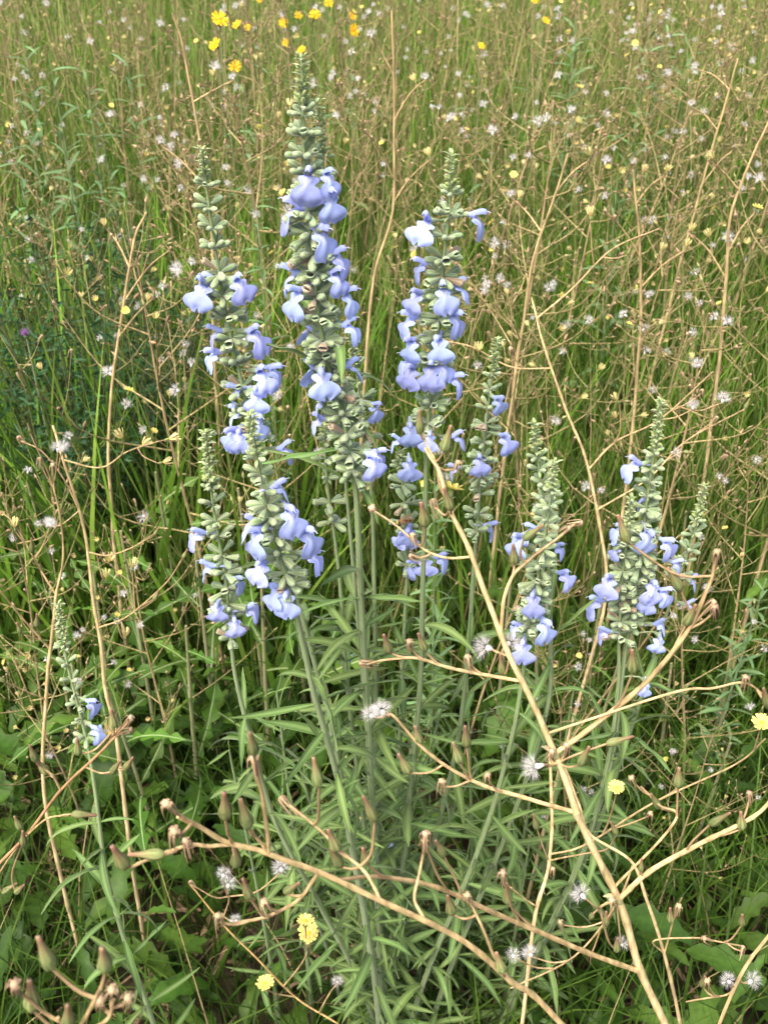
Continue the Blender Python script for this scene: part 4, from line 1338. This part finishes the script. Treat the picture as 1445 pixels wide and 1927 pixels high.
straw_stalk('curved pale straw stalk beyond the thin pale sage shoot', [(1445, 230), (1400, 330), (1372, 420), (1365, 540), (1350, 700)], 1.50, 0.0034,
            [((1390, 360), (1330, 300), 'bud'), ((1370, 470), (1420, 400), 'yellow'), ((1366, 520), (1300, 440), 'closed')])
straw_stalk('slanting brown straw stalk in the far grass beside willow leaved forbs', [(1388, 110), (1345, 260), (1300, 420), (1260, 570)], 1.95, 0.0034,
            [((1375, 160), (1310, 130), 'puff'), ((1350, 240), (1300, 200), 'puff'), ((1320, 350), (1380, 280), 'spent')])

# ------------------------------------------------------------------ green lettuce with lobed leaves
def green_lettuce(x, y, h, lean, nleaf, lscale, label, group):
    P0 = np.array([x, y, -0.01])
    C = crom([P0, P0 + [lean[0] * 0.4, lean[1] * 0.4, h * 0.5], P0 + [lean[0], lean[1], h]], 20)
    root = thing('green_lettuce', label, 'lettuce', P0, group)
    m = MB()
    cc = np.array([[0.30, 0.30, 0.12]] * 20) * np.linspace(1.1, 0.8, 20)[:, None]
    tube(m, C, np.linspace(0.0045, 0.002, 20), cc, 8, 0.04, cc * 0.8)
    built('stem', m, M_STEM, root)
    a = rnd(0, 6)
    for i in range(nleaf):
        s = i / nleaf
        p = C[int(s * 18) + 1]
        put_leaf(root, p, a, rnd(0.15, 0.9), rnd(0.13, 0.22) * lscale * (1.1 - 0.55 * s), LET_LEAVES, rnd(-0.8, 0.8))
        a += 2.4
    return root


for (px, py, Y) in [(250, 1000, 1.30), (330, 1150, 1.22), (430, 900, 1.40), (300, 860, 1.5), (360, 1010, 1.32), (180, 1080, 1.3), (480, 1060, 1.3), (550, 980, 1.4), (110, 1180, 1.22),
                   (40, 1080, 1.35), (260, 1270, 1.12), (620, 1080, 1.35), (90, 900, 1.5)]:
    t = at(px, py, Y)
    green_lettuce(t[0] + rnd(-.03, .03), Y, t[2], (rnd(-.04, .04), rnd(-.04, .02)), random.choice([9, 11, 13]), 1.0,
                  ('tall' if t[2] > 0.72 else 'low') + ' green lettuce with toothed pale ribbed leaves ' + pick(px, [(130, 'beside the pale upright straw stalk'), (280, 'behind the pale leaning straw stalk'), (400, 'behind the short sage'), (9999, 'between the short sage and the tallest sage')]), 'leafy green lettuces behind the short sage')
for (px, py, Y) in [(1290, 1250, 1.25), (1400, 1180, 1.3), (1130, 1230, 1.2), (1360, 1380, 1.1), (1150, 1020, 1.4), (960, 1080, 1.35), (1330, 960, 1.5), (1050, 1150, 1.3)]:
    t = at(px, py, Y)
    green_lettuce(t[0], Y, max(0.12, t[2]), (rnd(-.04, .04), rnd(-.04, .02)), 10, 0.55,
                  ('tall' if t[2] > 0.72 else 'low') + ' small green lettuce with notched leaves ' + pick(px, [(1000, 'below the slender sage'), (1100, 'behind the twin spike'), (1200, 'behind the bushy sage'), (1345, 'below the thin pale sage shoot'), (9999, 'beyond the thin pale sage shoot')]), 'small green lettuces around the bushy sage')


# ------------------------------------------------------------------ thicket of dried lettuces behind
def lettuce_proto(seed):
    global random
    r = random.Random(1000 + seed)
    Ht = 1.0
    parts = []          # (name, mesh, Matrix, parentindex)
    lean = np.array([r.uniform(-.12, .12), r.uniform(-.12, .12), 0])
    C = crom([[0, 0, 0], lean * 0.3 + [0, 0, 0.4 * Ht], lean * 0.8 + [r.uniform(-.03, .03), 0, 0.75 * Ht], lean * 1.1 + [0, 0, Ht]], 26)
    m = MB()
    cc = np.array([STRAW_P * (1 - t) * 0.68 + TWIG * 1.1 * t for t in np.linspace(0, 1, 26)])
    tube(m, C, np.linspace(0.0042, 0.0010, 26), cc, 6, 0.04, cc * 0.85)
    parts.append(('stem', m.mesh('stem', M_STRAW), Matrix.Identity(4)))
    a = r.uniform(0, 6)
    nb = r.choice([9, 10, 11, 12])
    for i in range(nb):
        s = 0.42 + 0.56 * i / nb
        p = C[min(25, int(s * 25))]
        L = (0.42 - 0.34 * (i / nb)) * r.uniform(0.7, 1.15)
        e0, e1 = r.uniform(0.3, 0.7), r.uniform(0.7, 1.25)
        d0 = np.array([math.cos(a) * math.cos(e0), math.sin(a) * math.cos(e0), math.sin(e0)])
        a1 = a + r.uniform(-0.5, 0.5)
        d1 = np.array([math.cos(a1) * math.cos(e1), math.sin(a1) * math.cos(e1), math.sin(e1)])
        B = crom([p, p + d0 * L * 0.5, p + d0 * L * 0.5 + d1 * L * 0.5], 10)
        m = MB()
        c0 = np.array([(STRAW * 0.38 + OLIVE * 0.45) * (1 - t) + (TWIG * 0.35 + OLIVE * 0.42) * t for t in np.linspace(0, 1, 10)])
        tube(m, B, np.linspace(0.0017, 0.0008, 10), c0, 5, caps=False)
        ends = []
        nt = r.choice([5, 6, 7, 8])
        for k in range(nt):
            q = B[min(9, 3 + int(7 * k / nt))]
            az, el = r.uniform(0, 6.28), r.uniform(-0.1, 1.2)
            tl = r.uniform(0.025, 0.095)
            d = np.array([math.cos(az) * math.cos(el), math.sin(az) * math.cos(el), math.sin(el)])
            e = q + d * tl + np.array([0, 0, tl * 0.25])
            tc = (TWIG * r.uniform(0.5, 1.2) * 0.45 + OLIVE * r.uniform(0.35, 0.65))
            tube(m, crom([q, q + d * tl * 0.55, e], 5), [0.0008, 0.0007, 0.0007, 0.0006, 0.0006], tc, 4, caps=False)
            ends.append((e, unit(e - q)))
            if r.random() < 0.6:    # a side twiglet
                e2 = q + d * tl * 0.5 + np.array([r.uniform(-1, 1), r.uniform(-1, 1), r.uniform(0, 1)]) * 0.022
                tube(m, [q + d * tl * 0.5, e2], 0.0006, tc, 4, caps=False)
                ends.append((e2, unit(e2 - (q + d * tl * 0.5))))
        ends.append((B[-1], unit(B[-1] - B[-2])))
        for e, d in ends:
            u = r.random()
            Rm = np.array(frame(d, (0.3, 0.2, 1)))
            if u < 0.66:        # tiny closed buds stay with their branch
                bm = MB()
                gr = np.array([0.22, 0.22, 0.09]) * r.uniform(0.7, 1.3) if r.random() < 0.6 else np.array([0.34, 0.23, 0.13]) * r.uniform(0.6, 1.2)
                lathe(bm, [0, 0.25, 0.6, 1], [0.08, 0.22, 0.14, 0.04], [gr * 0.8, gr, gr * 0.9, np.array([0.3, 0.18, 0.11])], 6)
                m.add(bm.v[0] * r.uniform(0.008, 0.0125) @ Rm.T + e, bm.c[0], bm.q[0])
            elif u < 0.885:
                parts.append(('spent_head', r.choice(SPENT), mat4(e, frame(d), r.uniform(0.009, 0.013))))
            elif u < 0.935:
                parts.append(('seed_puff', r.choice(PUFFS), mat4(e + d * 0.004, frame(d), r.uniform(0.0095, 0.0140))))
            else:
                k = r.random()
                parts.append(('yellow_flower', r.choice(YFL if k < 0.35 else YCLOSED), mat4(e + d * 0.006, frame(d), r.uniform(0.006, 0.0085) if k < 0.35 else r.uniform(0.005, 0.0065))))
        parts.append(('branch', m.mesh('branch', M_STRAW), Matrix.Identity(4)))
        a += 2.4 + r.uniform(-0.3, 0.3)
    return parts


PROTOS = [lettuce_proto(i) for i in range(9)]


def bg_lettuce(x, y, scale, rz, label, group, tilt=(0, 0)):
    root = link('dry_lettuce', None, None, mat4((x, y, -0.01), Matrix.Rotation(tilt[0], 3, 'X') @ Matrix.Rotation(tilt[1], 3, 'Y') @ Matrix.Rotation(rz, 3, 'Z'), scale))
    tag(root, label, 'lettuce', group)
    for nm, me, mx in random.choice(PROTOS):
        o = bpy.data.objects.new(nm, me)
        COL.objects.link(o)
        o.parent = root
        o.matrix_basis = mx
    return root


LAB_A = 'dried brown lettuce with wiry branches and tiny buds in the thicket behind the sage'
GRP_A = 'dried lettuces in the thicket behind the sage'
spots = []
tries = 0
while len(spots) < 76 and tries < 6000:
    tries += 1
    y = 1.40 + 2.9 * random.random() ** 1.35
    x = rnd(-1, 1) * (0.40 * y + 0.12)
    # denser in the middle and to the other side of the broad grass
    if x < -0.22 * y and y < 2.1 and random.random() < 0.8:
        continue
    if abs(view_x(x, y, 0.9) - 160) < 190 and y < 2.3 and random.random() < 0.75:
        continue
    if any((x - a) ** 2 + (y - b) ** 2 < 0.15 ** 2 for a, b in spots):
        continue
    spots.append((x, y))
for (x, y) in spots:
    sc_ = rnd(0.82, 1.15)
    who = pick(view_x(x, y, 0.9), SAGES)
    far = 'close behind' if y < 1.8 else ('a stride behind' if y < 2.4 else ('well behind' if y < 3.1 else ('far behind' if y < 3.7 else 'farthest behind')))
    bg_lettuce(x, y, sc_, rnd(0, 6.28), ('tall' if sc_ > 1.0 else 'short') + ' dried wiry lettuce with tiny buds ' + far + ' ' + who, GRP_A, (rnd(-.1, .1), rnd(-.1, .1)))


for (x, y, sc_, who) in [(0.30, 1.05, 0.60, 'below the twin spike'), (0.52, 1.15, 0.66, 'below the bushy sage'), (0.42, 0.95, 0.5, 'beside the thick branching stalk'), (0.62, 1.3, 0.7, 'below the thin pale sage shoot'),
                         (-0.50, 1.12, 0.62, 'beside the pale upright straw stalk'), (-0.36, 1.2, 0.66, 'beside the pale leaning straw stalk'), (-0.62, 1.3, 0.72, 'beyond the pale upright straw stalk'), (0.12, 1.25, 0.72, 'below the slender sage')]:
    bg_lettuce(x, y, sc_, rnd(0, 6.28), 'knee high dried lettuce with thin golden twigs ' + who, 'knee high dried lettuces', (rnd(-.08, .08), rnd(-.08, .08)))


# ------------------------------------------------------------------ leafy forbs, yellow daisies, shrub, thistle
def forb(x, y, h, lean, label, group, n=34, lsc=1.0, name='leafy_forb'):
    P0 = np.array([x, y, -0.01])
    C = crom([P0, P0 + [lean[0] * .4, lean[1] * .4, h * .5], P0 + [lean[0], lean[1], h]], 30)
    root = thing(name, label, 'wildflower', P0, group)
    m = MB()
    tube(m, C, np.linspace(0.003, 0.001, 30), np.array([[0.17, 0.26, 0.10]] * 30), 6)
    built('stem', m, M_STEM, root)
    a = rnd(0, 6)
    for i in range(n):
        s = 0.3 + 0.7 * i / n
        put_leaf(root, C[min(29, int(s * 29))], a, rnd(0.2, 0.9), rnd(0.07, 0.11) * lsc * (1.15 - 0.5 * s), FORB_LEAVES, rnd(-0.5, 0.5))
        a += 2.4
    return root, C


for (px, py, Y) in [(95, 95, 2.5), (150, 120, 2.7), (60, 170, 2.4), (200, 180, 2.6), (20, 240, 2.3), (130, 230, 2.3), (230, 90, 3.0), (40, 60, 3.0)]:
    t = at(px, py, Y)
    forb(t[0], Y, t[2], (rnd(-.03, .03), rnd(-.03, .03)), ('tall' if t[2] > 0.85 else 'low') + ' pale green forb with narrow drooping leaves ' + ('close' if Y < 2.55 else 'well') + ' behind the dark feathery shrubs', 'leafy forbs beyond the leaning sage')
for (px, py, Y) in [(1085, 30, 3.2), (1105, 20, 3.3), (1210, 40, 3.0), (1255, 15, 3.2), (1320, 60, 3.4), (1190, 330, 2.2)]:
    t = at(px, py, Y)
    forb(t[0], Y, t[2], (rnd(-.04, .04), rnd(-.03, .03)), ('tall' if t[2] > 0.85 else 'low') + ' light green forb with willow like leaves far behind ' + pick(px, SAGES), 'willow leaved forbs in the far grass', lsc=1.2)
for (px, py, Y) in [(488, 385, 1.7), (835, 890, 1.25), (1425, 1080, 1.2)]:
    t = at(px, py, Y)
    forb(t[0], Y, t[2], (rnd(-.02, .02), 0), 'bright yellow green forb with fine needle leaves behind ' + pick(px, SAGES), 'bright fine leaved forbs', n=60, lsc=0.55)

BIGY = [daisy_mesh(30 + i, n=11, yel=(0.85, 0.56, 0.02), cen=(0.55, 0.32, 0.03), cup=rnd(0.1, 0.7)) for i in range(3)]
for (px, py, Y, sz) in [(412, 46, 2.6, .022), (411, 90, 2.5, .016), (446, 132, 2.4, .015), (450, 52, 2.9, .014), (470, 56, 3.1, .013), (535, 45, 3.1, .014), (560, 34, 3.2, .014), (592, 36, 3.0, .018),
                       (660, 34, 3.2, .013), (661, 58, 3.0, .017), (570, 98, 2.9, .012), (618, 10, 3.4, .016), (495, 2, 3.5, .014), (1010, 3, 3.4, .014), (1022, 44, 3.2, .013), (903, 92, 2.9, .012), (540, 82, 3.0, .011)]:
    t = at(px, py, Y)
    P0 = np.array([t[0] + rnd(-.05, .05), Y + rnd(0, .06), -0.01])
    root = thing('yellow_daisy', ('large' if sz > 0.0145 else 'small') + ' golden yellow daisy on a thin stem far behind ' + pick(px, SAGES), 'wildflower', P0, 'golden daisies in the far grass')
    m = MB()
    tube(m, crom([P0, (P0 + t) / 2 + [0.01, 0, 0], t], 12), np.linspace(0.0022, 0.0012, 12), (0.18, 0.25, 0.09), 6)
    built('stem', m, M_STEM, root)
    d = unit([rnd(-.6, .6), -0.6, rnd(0.2, 1.0)])
    link('flower_head', random.choice(BIGY), root, mat4(t + d * sz * 0.8, frame(d), sz))
    for k in range(3):
        put_leaf(root, P0 + (t - P0) * rnd(0.4, 0.85), rnd(0, 6), 0.5, rnd(0.06, 0.1), FORB_LEAVES, name='leaf')


def shrub(px, py, Y, rx, rz, label):
    c = at(px, py, Y)
    P0 = np.array([c[0], Y, 0])
    root = thing('feathery_shrub', label, 'shrub', P0, 'feathery shrubs')
    m = MB()
    mt = MB()
    for i in range(60):
        d = unit([random.gauss(0, 1), random.gauss(0, 1), abs(random.gauss(0.3, 0.8))])
        e = P0 + np.array([d[0] * rx, d[1] * rx, max(0.1, c[2] - rz + d[2] * rz * rnd(0.6, 1.1))])
        S = crom([P0, P0 * 0.5 + e * 0.5 + [0, 0, 0.08], e], 9)
        tube(mt, S, np.linspace(0.003, 0.0009, 9), (0.10, 0.11, 0.05), 4, caps=False)
        for k in range(60):
            s = rnd(0.3, 1.0)
            q = S[int(s * 8)] + np.array([random.gauss(0, .014), random.gauss(0, .014), random.gauss(0, .014)])
            dd = unit([random.gauss(0, 1), random.gauss(0, 1), random.gauss(0.3, 0.6)])
            sd = unit(np.cross(dd, [rnd(-1, 1), rnd(-1, 1), rnd(-1, 1)])) * rnd(0.0018, 0.0035)
            L = rnd(0.014, 0.032)
            cc = np.array([0.030, 0.078, 0.028]) * rnd(0.7, 1.5)
            m.add([q - sd * 0.3, q + sd * 0.3, q + dd * L * 0.5 + sd, q + dd * L * 0.5 - sd, q + dd * L], cc, [[0, 1, 2, 3]], [[3, 2, 4]])
    built('branches', mt, M_STRAW, root)['kind'] = 'stuff'
    built('crown', m, M_LEAF, root)['kind'] = 'stuff'


shrub(60, 440, 1.72, 0.20, 0.34, 'dark feathery shrub standing behind the purple thistle')
shrub(215, 420, 1.86, 0.20, 0.32, 'dark feathery shrub next to the tall leaning sage')
shrub(100, 330, 2.2, 0.24, 0.28, 'dark feathery shrub rising behind the other two feathery shrubs')

# purple thistle head
t = at(50, 630, 1.62)
P0 = np.array([t[0] - 0.02, 1.66, -0.01])
root = thing('purple_thistle', 'small purple thistle flower in front of the dark feathery shrub', 'wildflower', P0)
m = MB()
tube(m, crom([P0, (P0 + t) / 2, t], 10), 0.0016, (0.16, 0.2, 0.09), 6)
built('stem', m, M_STEM, root)
m = MB()
lathe(m, [-0.7, -0.5, -0.2, 0.0, 0.05], [0.1, 0.32, 0.36, 0.25, 0.02], [(0.14, 0.18, 0.08)] * 5, 8, 0.06)
for i in range(60):
    a, q = rnd(0, 6.28), rnd(0, 1)
    d = unit([1.0, math.cos(a) * q * 1.1, math.sin(a) * q * 1.1])
    s = np.cross(d, [0.2, 0.5, -0.7]) * 0.05
    m.add([-s * 0.5, s * 0.5, d * rnd(0.7, 1.0) + s, d * rnd(0.7, 1.0) - s], (0.40, 0.20, 0.46), [[0, 1, 2, 3]])
dd = unit([0.1, -0.6, 0.8])
link('flower_head', m.mesh('flower_head', M_PETAL), root, mat4(t, frame(dd), 0.014))

# loose blue petals dropped among the leaves
for (px, py, Y) in [(640, 1380, 0.80), (1092, 1660, 0.86), (730, 1583, 0.84), (672, 1235, 0.9)]:
    p_ = at(px, py, Y)
    up_, lo_ = random.choice(FLOWERS)
    o = link('fallen_flower', lo_, None, mat4(p_, Matrix.Rotation(rnd(0, 6), 3, 'Z') @ Matrix.Rotation(rnd(-0.6, 0.6), 3, 'X'), 0.9))
    tag(o, 'fallen blue sage petal caught among the low leaves', 'petal', 'fallen petals')

# ------------------------------------------------------------------ bee on the lower flower
_o, _d, _s = FLPOS[(768, 1016)]
bp_ = _o + _d * 0.012 * _s + np.array([-0.004, 0, 0.0120 * _s])
bee = thing('bee', 'fuzzy brown bee with a yellow face clinging to a blue flower', 'bee', bp_)
bx = unit([-0.95, -0.25, -0.05])
brot = frame(bx)
BS = 0.0105


def bee_part(name, m, mat=M_BEE, parent=bee):
    return link(name, m.mesh(name, mat), parent, mat4(bp_, brot, BS))


m = MB()
lathe(m, [-1.0, -0.9, -0.7, -0.5, -0.3, -0.12, 0.0], [0.02, 0.17, 0.29, 0.34, 0.33, 0.22, 0.1],
      [(0.03, 0.02, 0.015), (0.05, 0.03, 0.02), (0.22, 0.12, 0.03), (0.04, 0.025, 0.015), (0.26, 0.14, 0.035), (0.06, 0.035, 0.02), (0.03, 0.02, 0.01)], 14)
bee_part('abdomen', m)
m = MB()
lathe(m, [-0.06, 0.04, 0.2, 0.36, 0.48, 0.54], [0.1, 0.27, 0.34, 0.31, 0.2, 0.05], [(0.22, 0.12, 0.04)] * 6, 14)
for i in range(260):
    d = unit([random.gauss(0, 1), random.gauss(0, 1), random.gauss(0.3, 1)])
    q = np.array([0.23, 0, 0]) + d * np.array([0.27, 0.31, 0.31])
    s = unit(np.cross(d, [0.3, 0.7, 0.2])) * 0.012
    m.add([q - s, q + s, q + d * rnd(0.07, 0.14)], np.array([0.40, 0.22, 0.06]) * rnd(0.7, 1.3), None, [[0, 1, 2]])
bee_part('thorax', m)
m = MB()
lathe(m, [0.5, 0.56, 0.66, 0.78, 0.86, 0.9], [0.06, 0.19, 0.25, 0.22, 0.12, 0.02], [(0.05, 0.03, 0.02), (0.05, 0.03, 0.02), (0.06, 0.04, 0.02), (0.55, 0.40, 0.06), (0.60, 0.45, 0.08), (0.3, 0.2, 0.05)], 12)
hd_ = bee_part('head', m)
for s in (-1, 1):
    m = MB()
    V = []
    tube(m, crom([[0.84, 0.06 * s, 0.08], [1.0, 0.12 * s, 0.16], [1.16, 0.2 * s, 0.1]], 6), 0.018, (0.03, 0.02, 0.015), 5)
    bee_part('antenna', m)
    m = MB()
    n = 9
    tt = np.linspace(0, 1, n)
    hwid = 0.17 * np.sin(math.pi * np.clip(tt * 0.9 + 0.08, 0, 1)) ** 0.7
    G = np.zeros((n, 3, 3))
    for j, u in enumerate((-1, 0, 1)):
        G[:, j, 0] = 0.2 - tt * 1.15 - u * 0.02
        G[:, j, 1] = s * (0.12 + tt * 0.35) + hwid * u
        G[:, j, 2] = 0.30 + tt * 0.12 + 0.03 * abs(u)
    sheet(m, G, (0.30, 0.25, 0.18))
    bee_part('wing', m, M_WING)
    for k in range(3):
        m = MB()
        x0 = 0.40 - 0.16 * k
        tube(m, crom([[x0, 0.2 * s, -0.15], [x0 + 0.12 - 0.18 * k, 0.48 * s, -0.22], [x0 + 0.18 - 0.3 * k, 0.56 * s, -0.55]], 7), np.linspace(0.045, 0.02, 7), (0.04, 0.025, 0.015), 6)
        bee_part('leg', m)
    m = MB()
    lathe(m, [0.60, 0.66, 0.74, 0.78], [0.02, 0.08, 0.07, 0.01], [(0.01, 0.01, 0.01)] * 4, 8)
    m.v[0] = m.v[0] + np.array([0, 0.17 * s, 0.07])
    link('eye', m.mesh('eye', M_BEE), hd_, mat4(bp_, brot, BS))
